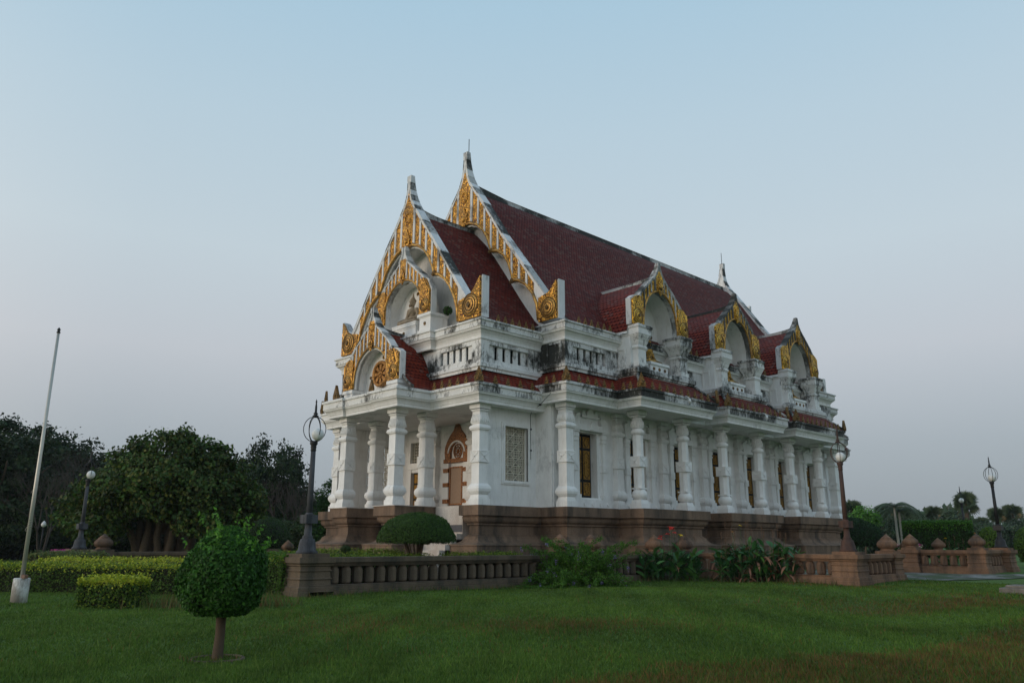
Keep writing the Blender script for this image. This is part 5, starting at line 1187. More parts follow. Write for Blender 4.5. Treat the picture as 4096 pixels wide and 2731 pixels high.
hedge(-25.0, 12.75, 4.2, 1.0, 1.20, 0.0, 16000, 0.075, YG+BRT, GRN+[(0.06, 0.12, 0.02)], 'ivy covered hedge abutting the left side of the near lamp pier')
DK = [(0.020, 0.045, 0.010), (0.03, 0.06, 0.014)]
hedge(-23.6, 15.9, 1.6, 4.6, 0.86, R_(8), 9000, 0.07, YG, GRN, 'low yellowish hedge inside the balustrade, below the small ball topiary', 'low hedges inside the balustrade', z0=0.30)
hedge(-25.6, 16.4, 1.0, 4.4, 1.0, R_(4), 7000, 0.07, YG+[(0.16, 0.2, 0.02)], GRN, 'low hedge inside the balustrade at the foot of the porch pier', 'low hedges inside the balustrade', z0=0.30)
hedge(-22.9, 20.4, 0.9, 3.4, 0.9, R_(0), 6000, 0.07, YG, GRN, 'low hedge inside the balustrade right of the mushroom shaped topiary', 'low hedges inside the balustrade', z0=0.30)
hedge(-19.9, 58.7, 4.15, 1.8, 2.35, R_(18), 16000, 0.13, BRT, [(0.022, 0.06, 0.010), (0.018, 0.045, 0.009)], 'tall bright topped box hedge standing right of the hall', z0=0.7, group=None)
hedge(-12.0, 74.0, 14.0, 1.4, 0.7, R_(10), 6000, 0.14, YG, GRN, 'low long hedge line on the far right lawn', z0=0.3)
def branchy(g, base, top, r0, r1, n=6, wob=0.12):
    pts = [Vector(base).lerp(Vector(top), i/n)+Vector((random.uniform(-wob, wob), random.uniform(-wob, wob), 0))*(0 < i < n) for i in range(n+1)]
    g.tube(pts, [r0+(r1-r0)*i/n for i in range(n+1)], 7); return pts
# --- round topiary tree in the foreground
t = thing('topiary_tree', (-11.70, 5.36, float(gh(-11.70, 5.36))), 'egg shaped clipped green tree on a short trunk in the left foreground', 'tree')
g = MB(); g.tube([(0, 0, -0.1), (0.01, 0, 0.1), (-0.01, 0.02, 0.35), (0.02, 0, 0.6), (0, 0, 0.9)], [0.095, 0.075, 0.068, 0.07, 0.05], 10)
for k in range(7):
    a = k*0.9; g.tube([(0, 0, 0.5+0.03*k), (0.25*math.cos(a), 0.25*math.sin(a), 0.8), (0.38*math.cos(a), 0.38*math.sin(a), 1.1)], [0.035, 0.02, 0.01], 6)
g.build('trunk', MWOOD, t)
def egg(n, depth):
    zz = rng.uniform(-1, 1, n); an = rng.uniform(0, 2*np.pi, n)
    h = (zz+1)/2; prof = np.interp(h, [0, 0.1, 0.28, 0.49, 0.66, 0.83, 0.93, 1.0], [0.34, 0.53, 0.615, 0.625, 0.56, 0.40, 0.27, 0.12])
    d = 1-np.abs(rng.normal(0, depth, n)); z = 0.62+h*1.24
    wob = 1+0.05*np.sin(3*an+5*h)+0.04*np.sin(7*an-9*h)
    P_ = np.stack([prof*d*wob*np.cos(an), prof*d*wob*np.sin(an), z], 1)
    N = np.stack([np.cos(an), np.sin(an), (h-0.4)*1.2], 1); return P_, norm(N), h
P_, N, h = egg(21000, 0.10)
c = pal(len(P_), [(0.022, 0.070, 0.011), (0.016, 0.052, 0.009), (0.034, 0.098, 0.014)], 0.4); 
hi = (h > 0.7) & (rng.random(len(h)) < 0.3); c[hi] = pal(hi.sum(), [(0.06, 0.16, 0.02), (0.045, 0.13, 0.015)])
sh = []; shn = []
for k in range(30):
    a = rng.normal(0.4, 1.3); hz = rng.uniform(0.6, 0.98); r = np.interp(hz, [0.6, 0.8, 1], [0.56, 0.40, 0.12]); b = np.array([r*math.cos(a), r*math.sin(a), 0.62+1.32*hz])
    d = np.array([math.cos(a)*0.6, math.sin(a)*0.6, 0.9])+rng.normal(0, 0.3, 3); L = rng.uniform(0.15, 0.38)
    for q in range(9): sh.append(b+d/np.linalg.norm(d)*L*q/9+rng.normal(0, 0.012, 3)); shn.append(rng.normal(0, 1, 3))
for k in range(40): sh.append(np.array([-0.25-0.012*k, -0.22, 0.66-0.001*k+rng.normal(0, 0.03)])); shn.append(rng.normal(0, 1, 3))
sh = np.array(sh); shn = np.array(shn)
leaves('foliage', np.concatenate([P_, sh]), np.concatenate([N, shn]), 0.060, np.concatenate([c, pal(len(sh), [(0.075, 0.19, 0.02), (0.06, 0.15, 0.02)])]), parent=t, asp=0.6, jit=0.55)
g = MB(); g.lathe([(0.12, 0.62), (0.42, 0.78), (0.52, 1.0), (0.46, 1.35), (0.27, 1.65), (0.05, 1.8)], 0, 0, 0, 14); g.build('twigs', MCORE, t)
g = MB(); g.tube([(0.36*math.cos(a), 0.36*math.sin(a), 0.0) for a in np.linspace(0, 2*math.pi, 25)], 0.028, 8); o = g.build('planting_ring', MGREYSTONE); o.location = (-11.70, 5.36, float(gh(-11.70, 5.36))+0.01); tag(o, 'low round edging ring in the grass under the clipped topiary tree', 'edging')
# --- mushroom topiary
def dome_topiary(x, y, z, R, hc, zb, label, cols, n=15000, stems=True, size=0.06, name='topiary', group=None):
    t = thing(name, (x, y, z), label, 'topiary', group)
    an = rng.uniform(0, 2*np.pi, n); u = rng.random(n)**0.6; r = R*np.sin(u*np.pi/2); zz = zb+hc*np.cos(u*np.pi/2)**0.85
    und = rng.random(n) < 0.12; r[und] = R*np.sqrt(rng.random(und.sum())); zz[und] = zb-0.05+0.10*rng.random(und.sum())
    d = 1-np.abs(rng.normal(0, 0.03, n)); P_ = np.stack([r*d*np.cos(an), r*d*np.sin(an), zb+(zz-zb)*d+rng.normal(0, 0.02, n)], 1)
    P_ += 0.03*np.stack([np.sin(an*5+u*9)]*3, 1)
    N = np.stack([np.sin(u*1.4)*np.cos(an), np.sin(u*1.4)*np.sin(an), np.cos(u*1.4)], 1)
    leaves('foliage', P_, N, size, pal(n, cols), parent=t, jit=0.6)
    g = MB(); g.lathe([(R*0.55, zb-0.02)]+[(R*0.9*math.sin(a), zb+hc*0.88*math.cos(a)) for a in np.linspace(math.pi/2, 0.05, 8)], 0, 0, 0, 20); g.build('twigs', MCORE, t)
    if stems:
        g = MB()
        for k in range(16):
            a = k*2.4; rr = R*random.uniform(0.15, 0.55)
            g.tube([(0.08*math.cos(a), 0.08*math.sin(a), 0), (0.45*rr*math.cos(a), 0.45*rr*math.sin(a), zb*0.5), (rr*math.cos(a), rr*math.sin(a), zb+0.1)], [0.04, 0.03, 0.018], 6)
        g.build('trunk', MWOOD, t)
    return t
dome_topiary(-24.1, 18.25, 0.30, 1.42, 1.02, 1.32, 'wide mushroom shaped clipped topiary on many thin stems before the porch stairs', [(0.030, 0.065, 0.012), (0.042, 0.085, 0.016), (0.022, 0.05, 0.010)], n=24000)
dome_topiary(-55.4, 27.9, 0.3, 2.2, 2.2, 0.9, 'dark dome shaped topiary right behind the top of the egg shaped tree', DK, n=9000, size=0.12, stems=False)
dome_topiary(-25.3, 57.3, 0.3, 2.3, 1.9, 1.2, 'dark dome shaped topiary at the right corner of the hall', [(0.012, 0.032, 0.010), (0.018, 0.045, 0.012)], n=12000, size=0.12, stems=False)
def ball(x, y, z, r, h, label, cols, n=5000, size=0.1, stem=0.0, group=None, name='round_shrub', sr=0.05):
    t = thing(name, (x, y, z), label, 'shrub', group)
    d = norm(rng.normal(0, 1, (n, 3))); q = 1-np.abs(rng.normal(0, 0.05, n)); P_ = d*q[:, None]*np.array([r, r, h/2]); P_[:, 2] += h/2+stem
    leaves('foliage', P_, d, size, pal(n, cols), parent=t, jit=0.6)
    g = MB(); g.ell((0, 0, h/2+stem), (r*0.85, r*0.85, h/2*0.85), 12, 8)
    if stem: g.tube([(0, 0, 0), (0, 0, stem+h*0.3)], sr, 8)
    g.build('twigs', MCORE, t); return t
ball(-16.5, 57.7, 0.4, 0.72, 2.3, 'rounded yellow green shrub beside the tall black lamp post', [(0.09, 0.15, 0.02), (0.06, 0.11, 0.015)])
ball(-14.6, 58.5, 0.4, 0.8, 2.3, 'rounded yellow green shrub cut by the right edge of the photo', [(0.07, 0.13, 0.02), (0.05, 0.10, 0.015)])
ball(-23.55, 14.9, 0.30, 0.17, 0.24, 'tiny dark ball topiary on a stem between the lamp post and the porch', DK, 900, 0.035, 0.95, name='ball_topiary', sr=0.03)
ball(-27.0, 13.6, 0.30, 0.26, 0.4, 'small dark topiary just left of the near lamp post', DK, 1200, 0.04, 0.85, name='ball_topiary', sr=0.03)
# --- flowering shrub in front of the balustrade
def arching_shrub(x, y, label):
    z = float(gh(x, y)); t = thing('flowering_shrub', (x, y, z), label, 'shrub')
    Ps = []; Ns = []; Fs = []
    g = MB()
    for k in range(190):
        a = rng.uniform(0, 2*np.pi); el = rng.uniform(0.25, 1.25) if k > 25 else rng.uniform(0.75, 1.2); L = rng.uniform(1.3, 2.2)*(1.0 if el < 1.0 else 1.1)
        if k < 16: L = rng.uniform(2.7, 3.3); el = rng.uniform(0.85, 1.15); a = rng.choice([0.8, -2.3])+rng.normal(0, 0.6)
        b = np.array([rng.normal(0, 0.4), rng.normal(0, 0.4), 0.05]); d = np.array([math.cos(a)*math.cos(el), math.sin(a)*math.cos(el), math.sin(el)])
        pts = []
        for q in range(9):
            s = q/8; p = b+d*L*s; p[2] -= 0.35*L*s**2.2*(0.6+math.cos(el)); pts.append(tuple(p))
        g.tube(pts, [0.012*(1-q/9)+0.003 for q in range(9)], 4)
        for q in range(int(150*L)):
            s = rng.uniform(0.15, 1); p = np.array(pts[0])*0; i = min(7, int(s*8)); f = s*8-i
            p = np.array(pts[i])*(1-f)+np.array(pts[i+1])*f; Ps.append(p+rng.normal(0, 0.055, 3)); Ns.append(rng.normal(0, 1, 3)+np.array([0, 0, 0.6]))
        if k % 3 == 0:
            for q in range(18): Fs.append(np.array(pts[-1])+rng.normal(0, 0.035, 3)-np.array([0, 0, 0.012*q*0.4]))
    P_ = np.array(Ps); P_[:, 2] = np.maximum(P_[:, 2], 0.02)
    leaves('foliage', P_, np.array(Ns), 0.07, pal(len(P_), [(0.045, 0.11, 0.014), (0.06, 0.14, 0.018), (0.032, 0.08, 0.010)]), parent=t)
    leaves('flowers', np.array(Fs), rng.normal(0, 1, (len(Fs), 3)), 0.045, pal(len(Fs), [(0.17, 0.11, 0.32), (0.12, 0.08, 0.26), (0.26, 0.2, 0.42)]), parent=t, asp=0.8)
    g.build('stems', MWOOD, t)
arching_shrub(-20.75, 23.3, 'big loose green shrub with small purple flowers in front of the balustrade')
# --- cannas
def blade_leaf(g, base, d, L, W, bend, tw, mi=0):
    """broad pointed leaf as a folded strip"""
    d = Vector(d).normalized(); side = d.cross(Vector((0, 0, 1))); side = side.normalized() if side.length > 0.05 else Vector((1, 0, 0)); side = (Matrix.Rotation(tw, 3, d) @ side)
    n = 7; vs = []; p = Vector(base)
    for i in range(n+1):
        s = i/n; w = W*math.sin(math.pi*min(1, s*0.93+0.06))**0.75; nn = side.cross(d)
        vs += [tuple(p-side*w/2+nn*w*0.18), tuple(p), tuple(p+side*w/2+nn*w*0.18)]
        d = (d+Vector((0, 0, -bend/n))+Vector((d.x, d.y, 0))*bend/n*0.5).normalized(); p = p+d*L/n
    g.add(vs, [(3*i+k, 3*i+k+1, 3*i+k+4, 3*i+k+3) for i in range(n) for k in (0, 1)], mi, True)
def canna_clump(x, y, w, dpt, nst, H, label, group, mats, flowers=(), seedheads=0, brown=0.0, rz=0.0):
    z = float(gh(x, y)); t = thing('canna_clump', (x, y, z), label, 'flower clump', group, rz)
    g = MB()
    for k in range(nst):
        bx, by = rng.uniform(-w/2, w/2), rng.uniform(-dpt/2, dpt/2); h = H*rng.uniform(0.65, 1.0)*(1-0.25*(abs(bx)/(w/2))**3)
        lean = Vector((rng.normal(0, 0.10)+bx/w*0.2, rng.normal(0, 0.1), 1))
        g.tube([(bx, by, 0), (bx+lean.x*h*0.5, by+lean.y*h*0.5, h*0.5), (bx+lean.x*h*0.9, by+lean.y*h*0.9, h*0.9)], [0.018, 0.014, 0.009], 5, 3)
        nl = rng.integers(5, 8)
        for j in range(nl):
            f = 0.1+0.72*j/nl; a = j*2.5+k; up_ = rng.uniform(0.9, 2.0)
            mi = 2 if rng.random() < brown*(1.3-f) else (1 if rng.random() < 0.35 else 0)
            blade_leaf(g, (bx+lean.x*h*f, by+lean.y*h*f, h*f), (math.cos(a), math.sin(a), up_ if mi != 2 else 0.3), rng.uniform(0.42, 0.66), rng.uniform(0.13, 0.20)*(0.6 if mi == 2 else 1), rng.uniform(0.4, 1.1) if mi != 2 else 2.6, rng.uniform(-0.8, 0.8), mi)
    g.build('leaves', mats, t, recalc=False)
    for (fx, fy, fz, mt, s, n) in flowers:
        q = MB(); q.tube([(fx*0.8, fy, H*0.5), (fx, fy, fz)], [0.012, 0.008], 5, 1)
        for k in range(n):
            cx, cy, cz = fx+rng.normal(0, s*0.5), fy+rng.normal(0, s*0.5), fz+rng.normal(0, s*0.5)
            for j in range(5): blade_leaf(q, (cx, cy, cz), (math.cos(j*1.26+k), math.sin(j*1.26+k), rng.uniform(-0.1, 0.9)), s*1.0, s*0.55, 1.0, rng.uniform(-1, 1), 0)
        q.build('flower', [mt, MSTEM], t, recalc=False)
    for k in range(seedheads):
        bx, by = rng.uniform(-w/2, w/2), rng.uniform(-dpt/2, dpt/2); h = H*rng.uniform(0.95, 1.28); q = MB()
        q.tube([(bx, by, H*0.4), (bx+0.03, by, h)], [0.008, 0.004], 4)
        for j in range(9): q.ell((bx+0.03+rng.normal(0, 0.025), by+rng.normal(0, 0.025), h-0.03*j), (0.012, 0.012, 0.02), 5, 4)
        q.build('seed_head', MSTEM2, t)
    return t
MC1 = mat_plain('canna_leaf', (0.032, 0.11, 0.035), 0.45, var=0.3); MC2 = mat_plain('canna_leaf_light', (0.065, 0.17, 0.04), 0.45, var=0.3)
MC3 = mat_plain('canna_leaf_dry', (0.20, 0.10, 0.06), 0.8, var=0.3); MSTEM = mat_plain('canna_stem', (0.05, 0.08, 0.025), 0.6); MSTEM2 = mat_plain('dry_seed_stalk', (0.13, 0.07, 0.04), 0.8)
MRF = mat_plain('red_petals', (0.62, 0.035, 0.025), 0.5, var=0.3); MYF = mat_plain('yellow_petals', (0.72, 0.48, 0.01), 0.5, var=0.2); MOF = mat_plain('orange_petals', (0.55, 0.22, 0.02), 0.5)
canna_clump(-20.15, 28.45, 2.2, 0.9, 40, 1.62, 'canna clump with broad green leaves, red and yellow flowers', 'canna clumps on the lawn', [MC1, MC2, MC3, MSTEM],
            [(-0.42, 0, 1.72, MRF, 0.12, 2), (0.08, 0, 2.15, MRF, 0.14, 3), (-0.02, 0, 1.9, MRF, 0.12, 2), (0.2, 0.05, 1.98, MRF, 0.12, 1), (0.36, 0, 1.92, MYF, 0.15, 1), (0.3, -0.4, 0.55, MRF, 0.05, 1), (-0.95, 0, 1.2, MOF, 0.05, 1)], 3, 0.02, ang(-21.12, 27.91, -19.16, 29.29))
canna_clump(-17.35, 30.35, 3.0, 0.9, 64, 2.0, 'larger canna clump with brown withered leaves and tall dry seed stalks', 'canna clumps on the lawn', [MC1, MC2, MC3, MSTEM],
            [(-0.55, 0, 2.2, MYF, 0.08, 1), (-0.85, 0, 2.0, MOF, 0.06, 1)], 14, 0.3, ang(-21.12, 27.91, -19.16, 29.29))
canna_clump(-15.9, 51.6, 3.4, 1.0, 26, 1.45, 'far canna clump growing behind the balustrade block beyond the path', 'canna clumps on the lawn', [MC2, MC1, MC3, MSTEM],
            [(-1.2, 0, 1.7, MYF, 0.09, 1), (0.4, 0, 2.0, MOF, 0.06, 2)], 10, 0.12, ang(-21.12, 27.91, -19.16, 29.29))
# --- flower beds on the far right
def flowerbed(x, y, lx, ly, label, cols, n=3500, z=0.3, h=0.5):
    t = thing('flower_bed', (x, y, z), label, 'flower bed', 'flower beds on the far lawn', R_(10))
    P_ = np.stack([rng.uniform(-lx/2, lx/2, n), rng.uniform(-ly/2, ly/2, n), rng.uniform(0, h, n)], 1)
    leaves('foliage', P_, np.tile([0, 0, 1.0], (n, 1)), 0.12, pal(n, GRN), parent=t)
    k = n//5; Q = np.stack([rng.uniform(-lx/2, lx/2, k), rng.uniform(-ly/2, ly/2, k), h+rng.uniform(-0.1, 0.12, k)], 1)
    leaves('flowers', Q, np.tile([0, 0, 1.0], (k, 1)), 0.12, pal(k, cols), parent=t, asp=0.9)
PK = [(0.35, 0.08, 0.20), (0.28, 0.12, 0.30), (0.40, 0.30, 0.36)]
flowerbed(-9.6, 60.0, 3.5, 2.2, 'pink and white flowers at the far right edge of the lawn', PK, h=0.75)
flowerbed(-12.0, 78.0, 9.0, 3.0, 'distant dark pink flower bed in front of the palm row', [(0.30, 0.05, 0.12), (0.2, 0.04, 0.1)], h=0.8)
flowerbed(-21.5, 57.0, 2.2, 1.0, 'small pink flowers beside the bud finial right of the hall', [(0.45, 0.06, 0.2), (0.5, 0.4, 0.3)], 1500, 0.9, 0.6)
flowerbed(-63.6, 17.4, 2.4, 1.2, 'magenta bougainvillea beside the distant white lamp pedestal', [(0.30, 0.03, 0.18), (0.4, 0.05, 0.22)], 2500, -0.2, 1.1)
# ================================================================== trees
def crown_points(blobs, n, cl=0.55, per=40):
    """leaf clumps spread through blobs (cx,cy,cz,rx,ry,rz)"""
    B = np.array(blobs); vol = (B[:, 3]*B[:, 4]*B[:, 5])**0.75; nc = n//per; k = rng.choice(len(B), nc, p=vol/vol.sum())
    d = norm(rng.normal(0, 1, (nc, 3))); r = rng.uniform(0.45, 1.0, nc)**0.6; Cc = B[k, :3]+d*r[:, None]*B[k, 3:6]
    P_ = np.repeat(Cc, per, 0)+rng.normal(0, cl*0.5, (nc*per, 3))*np.array([1, 1, 0.7]); N = np.repeat(d, per, 0); cid = np.repeat(np.arange(nc), per)
    return P_, N, cid, nc
def tree(x, y, z, blobs, trunk, n, size, cols, label, cat='tree', group=None, cl=0.55, per=40, name='tree', tmat=None, asp=0.7, parts=('trunk', 'crown'), rz=0):
    t = thing(name, (x, y, z), label, cat, group, rz)
    g = MB()
    for tp in trunk:
        pts = branchy(g, *tp)
    g.build('trunk', tmat or MWOOD, t)
    P_, N, cid, nc = crown_points(blobs, n, cl, per)
    shade = np.repeat(rng.uniform(0.5, 1.5, nc), per)[:len(P_)]
    c = pal(len(P_), cols)*shade[:, None]
    leaves('crown', P_, N, size, c, parent=t, asp=asp, jit=0.9, up=0.4)
    return t
bx, by = -48.6, 18.4
blobs = []
# silhouette units along the view's right direction; crown 11.5 m wide, 7.5 m high
ux, uy = math.cos(YAW), math.sin(YAW)   # towards the right of the picture
def bl(u, v, zc, r, rz_, dv=1.0): blobs.append((u*ux - v*uy, u*uy + v*ux, zc, r, r*dv, rz_))
for u, v, zc, r, rr in ((-0.2, 0, 6.6, 1.7, 1.2), (1.5, 0.3, 6.2, 1.6, 1.1), (-2.2, 0, 5.9, 1.5, 1.1), (3.3, 0, 5.3, 1.4, 1.1), (-3.6, 0, 4.6, 1.5, 1.2), (4.4, 0, 4.0, 1.1, 1.0), (-4.9, 0.2, 3.6, 1.2, 1.3), (0, -1, 4.9, 2.6, 1.4), (2.2, -1, 4.2, 2.0, 1.2), (-2.4, -1, 3.9, 2.1, 1.3), (-4.6, 0, 2.4, 1.1, 0.9), (4.5, -0.3, 2.8, 0.9, 0.8), (2.8, -1.8, 2.5, 1.4, 0.9), (-2.9, -1.8, 2.2, 1.5, 1.0), (0.3, -2.2, 3.2, 1.3, 0.6), (3.9, -0.6, 2.0, 1.0, 0.8), (-5.3, -0.5, 3.0, 0.9, 1.2), (5.2, 0, 3.6, 0.7, 0.8), (-1.0, -2.0, 3.6, 1.6, 0.9), (0.4, 0, 7.4, 0.9, 0.7), (-1.9, 0, 7.0, 0.8, 0.6), (2.9, 0, 6.4, 0.7, 0.6), (3.6, -0.5, 3.2, 1.0, 0.8)): bl(u, v, zc, r, rr)
trk = []
for k in range(18):
    a = k*0.62; r = 0.55+0.38*(k % 3)
    trk.append(((r*math.cos(a), r*math.sin(a), -0.5), ((0.75+0.4*(k % 4))*math.cos(a)*1.2, (0.75+0.4*(k % 4))*math.sin(a)*1.2, 3.2+0.3*(k % 3)), 0.27, 0.15, 7, 0.07))
for u, zt in ((-3.4, 4.6), (3.2, 5.0), (-1.2, 6.4), (1.4, 6.2), (0.2, 6.8)): trk.append(((u*0.25*ux, u*0.25*uy, 1.8), (u*ux, u*uy, zt), 0.28, 0.06, 6, 0.15))
tree(bx, by, 0.2, blobs, trk, 42000, 0.24, [(0.030, 0.064, 0.012), (0.024, 0.052, 0.011), (0.044, 0.074, 0.014), (0.062, 0.068, 0.014)], 'big spreading tree with a bundle of thick trunks, left of the hall', cl=0.5, per=30)
# generic background trees: three crowns, copied
BGC = [(0.010, 0.022, 0.008), (0.014, 0.030, 0.010), (0.020, 0.036, 0.011)]
def bgtree_variant(seed, H, W, n, cols, label, group, x, y, z=0.0, flat=0.55, size=0.34):
    r = np.random.default_rng(seed); bs = []
    for k in range(13):
        a = r.uniform(0, 6.28); q = r.uniform(0.1, 0.75)*W/2; zc = H*(0.42+0.45*r.random()*(1-q/W)); rr = r.uniform(0.16, 0.26)*W
        bs.append((q*math.cos(a), q*math.sin(a), zc, rr, rr, rr*flat))
    bs.append((0, 0, H*0.84, 0.16*W, 0.16*W, 0.12*H))
    for k in range(9): a = r.uniform(0, 6.28); bs.append((W*0.36*math.cos(a), W*0.36*math.sin(a), H*(0.25 if k < 5 else 0.08), 0.22*W, 0.22*W, 0.14*H))
    tr = [((0, 0, -0.3), (0, 0, H*0.55), 0.03*H, 0.015*H, 5, 0.15)]
    for k in range(5): a = r.uniform(0, 6.28); tr.append(((0, 0, H*0.3), (W*0.3*math.cos(a), W*0.3*math.sin(a), H*0.65), 0.014*H, 0.005*H, 4, 0.15))
    return tree(x, y, z, bs, tr, n, size, cols, label, group=group, cl=0.8, per=45)
def wpos(px, D):      # bearing (photo column, 2352 wide) and ground distance -> ground point
    a = math.atan((px-1176)/1825.6/math.cos(PITCH)*1.0) if False else math.atan((px-1176)/(1825.6*math.cos(PITCH)+464*math.sin(PITCH)))
    return (D*(head.x*math.cos(a)+right.x*math.sin(a)), D*(head.y*math.cos(a)+right.y*math.sin(a)))
BGT = [('tall dark tree at the left edge of the photo', 10, 92, 14, 15, 1, 1.0), ('dark tree just left of the flagpole', 70, 96, 13.5, 14, 2, 1.0), ('dark feathery tree just right of the flagpole top', 150, 92, 12.5, 14, 3, 1.0),
       ('dark tree mass behind the left lamp post', 215, 88, 10.5, 13, 1, 1.0), ('dark tree behind the middle of the big spreading tree', 330, 95, 10, 15, 2, 1.0), ('dark tree behind the right half of the big spreading tree', 450, 92, 10, 14, 3, 1.0),
       ('tall dark tree rising right of the big spreading tree', 600, 84, 12.8, 9.5, 1, 1.0), ('lower dark tree right of the tall dark one', 678, 88, 8.4, 8, 2, 1.0), ('low dark tree behind the near lamp post', 560, 86, 9.5, 12, 3, 1.0),
       ('hazy low tree between the lamp post and the porch', 715, 120, 8.0, 13, 1, 1.0), ('low dark tree at the left edge behind the hedges', -30, 80, 12, 13, 2, 1.0)]
base = {}
for lb, px, D, H, W, sd, _ in BGT:
    x, y = wpos(px, D)
    if sd not in base:
        base[sd] = bgtree_variant(sd, 12.0, 13.0, 22000, BGC, lb, 'dark trees along the left horizon', x, y); o = base[sd]
    else:
        o = link_copy(base[sd], None, (x, y, 0), sd*2.0+px*0.1); o['label'] = lb
    o.scale = (W/13.0, W/13.0, H/12.0)
# narrow weeping tree by the porch
x, y = wpos(748, 56)
tree(x, y, 0.2, [(0, 0, 4.4, 0.5, 0.5, 1.2), (0.3, 0.2, 3.0, 0.9, 0.9, 1.4), (-0.3, 0.1, 1.6, 1.0, 1.0, 1.2)], [((0, 0, 0), (0, 0, 4), 0.12, 0.04, 5, 0.06)], 9000, 0.16, [(0.02, 0.055, 0.012), (0.03, 0.07, 0.015)], 'narrow tree with drooping branches seen at the left side of the porch', cl=0.4, per=30)
x, y = wpos(655, 70)
tree(x, y, 0.2, [(0, 0, 1.6, 2.5, 2.5, 1.5), (2, 1.5, 2.2, 2.0, 2.0, 1.5), (-2, -1.5, 1.6, 2.0, 2.0, 1.4)], [((0, 0, 0), (0, 0, 3), 0.12, 0.04, 5, 0.06)], 14000, 0.2, [(0.02, 0.04, 0.012), (0.03, 0.045, 0.014)], 'dark thicket of shrubs behind the near lamp post', cl=0.5, per=30, cat='shrub', name='shrub')
x, y = wpos(1990, 90)
tree(x, y, 0.2, [(0, 0, 3.5, 1.6, 1.6, 1.5)], [((0, 0, 0), (0, 0, 3), 0.12, 0.04, 5, 0.06)], 4000, 0.2, [(0.06, 0.16, 0.02), (0.05, 0.12, 0.02)], 'bright green shoots beside the rusty lamp post', cl=0.5, per=30, cat='shrub', name='shrub')
# bare twiggy trees
def bare_tree(x, y, H, W, label, col=None, nb=60):
    t = thing('bare_tree', (x, y, 0), label, 'tree', 'leafless trees'); g = MB()
    def rec(p, d, L, r, dep):
        q = p+d*L; g.tube([p, (p+q)/2+Vector((random.uniform(-1, 1), random.uniform(-1, 1), 0))*L*0.06, q], [r, r*0.8, r*0.6], 4, caps=False)
        if dep == 0: return
        for k in range(3 if dep > 2 else 2):
            dd = (d+Vector((random.uniform(-1, 1), random.uniform(-1, 1), random.uniform(-0.2, 0.7)))*0.75).normalized(); rec(q, dd, L*0.72, r*0.55, dep-1)
    for k in range(3): rec(Vector((0, 0, 0)), Vector((random.uniform(-0.4, 0.4), random.uniform(-0.4, 0.4), 1)).normalized(), H*0.30, 0.10, 5)
    g.build('branches', mat_plain('grey_twigs', (0.060, 0.048, 0.042), 0.9) if 'grey_twigs' not in bpy.data.materials else bpy.data.materials['grey_twigs'], t)
for px, D, H, lb in ((205, 78, 11, 'leafless grey tree above the left lamp post'), (640, 74, 8, 'leafless twiggy tree right of the big spreading tree'), (688, 80, 7, 'leafless twiggy tree left of the near lamp post'), (100, 70, 8, 'leafless tree behind the lower flagpole')):
    x, y = wpos(px, D); bare_tree(x, y, H, H, lb)
# ------------------------------------------------------------------ fan palms
MPALM = mat_plain('palm_leaf', (0.055, 0.085, 0.040), 0.6, var=0.35)
MPALMD = mat_plain('dry_palm_leaf', (0.16, 0.11, 0.05), 0.8, var=0.3)
def palm(x, y, H, label, s=1.0, skirt=True, trunk=MWOOD):
    t = thing('fan_palm', (x, y, 0), label, 'palm', 'palms along the right horizon')
    g = MB(); g.tube([(0, 0, 0), (0.1, 0, H*0.5), (0, 0.1, H)], [0.32, 0.24, 0.22], 8); g.build('trunk', trunk, t)
    g = MB()
    for k in range(52):
        a = k*2.39996; el = -0.75+2.2*(k/52)
        d = Vector((math.cos(a)*math.cos(el), math.sin(a)*math.cos(el), math.sin(el))); L = rng.uniform(0.25, 0.95)*s
        c0 = Vector((0, 0, H)); hub = c0+d*L; g.tube([c0, hub], 0.025, 3, 0, caps=False)
        sd = d.cross(Vector((0, 0, 1))).normalized(); sd = (Matrix.Rotation(rng.uniform(0.35, 1.5)*(1 if k % 2 else -1), 3, d) @ sd).normalized(); nn = sd.cross(d)
        mi = 1 if el < -0.35 and rng.random() < 0.4 else 0
        for j in range(11):
            f = (j-5)/5*1.35; q = (d*math.cos(f)+sd*math.sin(f)).normalized(); Lf = s*rng.uniform(0.85, 1.1)*(1-0.12*abs(f)); w = 0.07*s
            pr = q.cross(nn).normalized()*w
            tip = hub+q*Lf-Vector((0, 0, 0.14*s)); mid = hub+q*Lf*0.55
            g.add([tuple(hub), tuple(mid-pr), tuple(tip), tuple(mid+pr)], [(0, 1, 2, 3)], mi)
    g.build('fronds', [MPALM, MPALMD], t, recalc=False)
    return t
pbase = None
PALMS = [(1965, 118, 6.4, 1.25, 'fan palm nearest to the hall on the right horizon'), (2042, 122, 6.0, 1.15, 'fan palm left of the slender pale trunks'), (2083, 118, 5.6, 1.15, 'broad fan palm above the left end of the box hedge'),
         (2112, 126, 5.2, 1.1, 'fan palm above the middle of the box hedge'), (2158, 128, 6.0, 1.15, 'fan palm left of the small distant lamp'), (2232, 120, 7.2, 1.35, 'tallest fan palm, between the two black lamps'), (2302, 150, 6.4, 1.25, 'fan palm right of the tall black lamp'), (2338, 150, 6.8, 1.3, 'fan palm at the right edge of the photo'),
         (2000, 128, 5.2, 1.15, 'low fan palm second from the hall'), (2190, 135, 4.6, 1.1, 'low fan palm right of the small distant lamp'), (2262, 145, 5.0, 1.1, 'low fan palm beside the tall black lamp'), (1940, 112, 5.0, 1.2, 'fan palm half hidden behind the hall corner')]
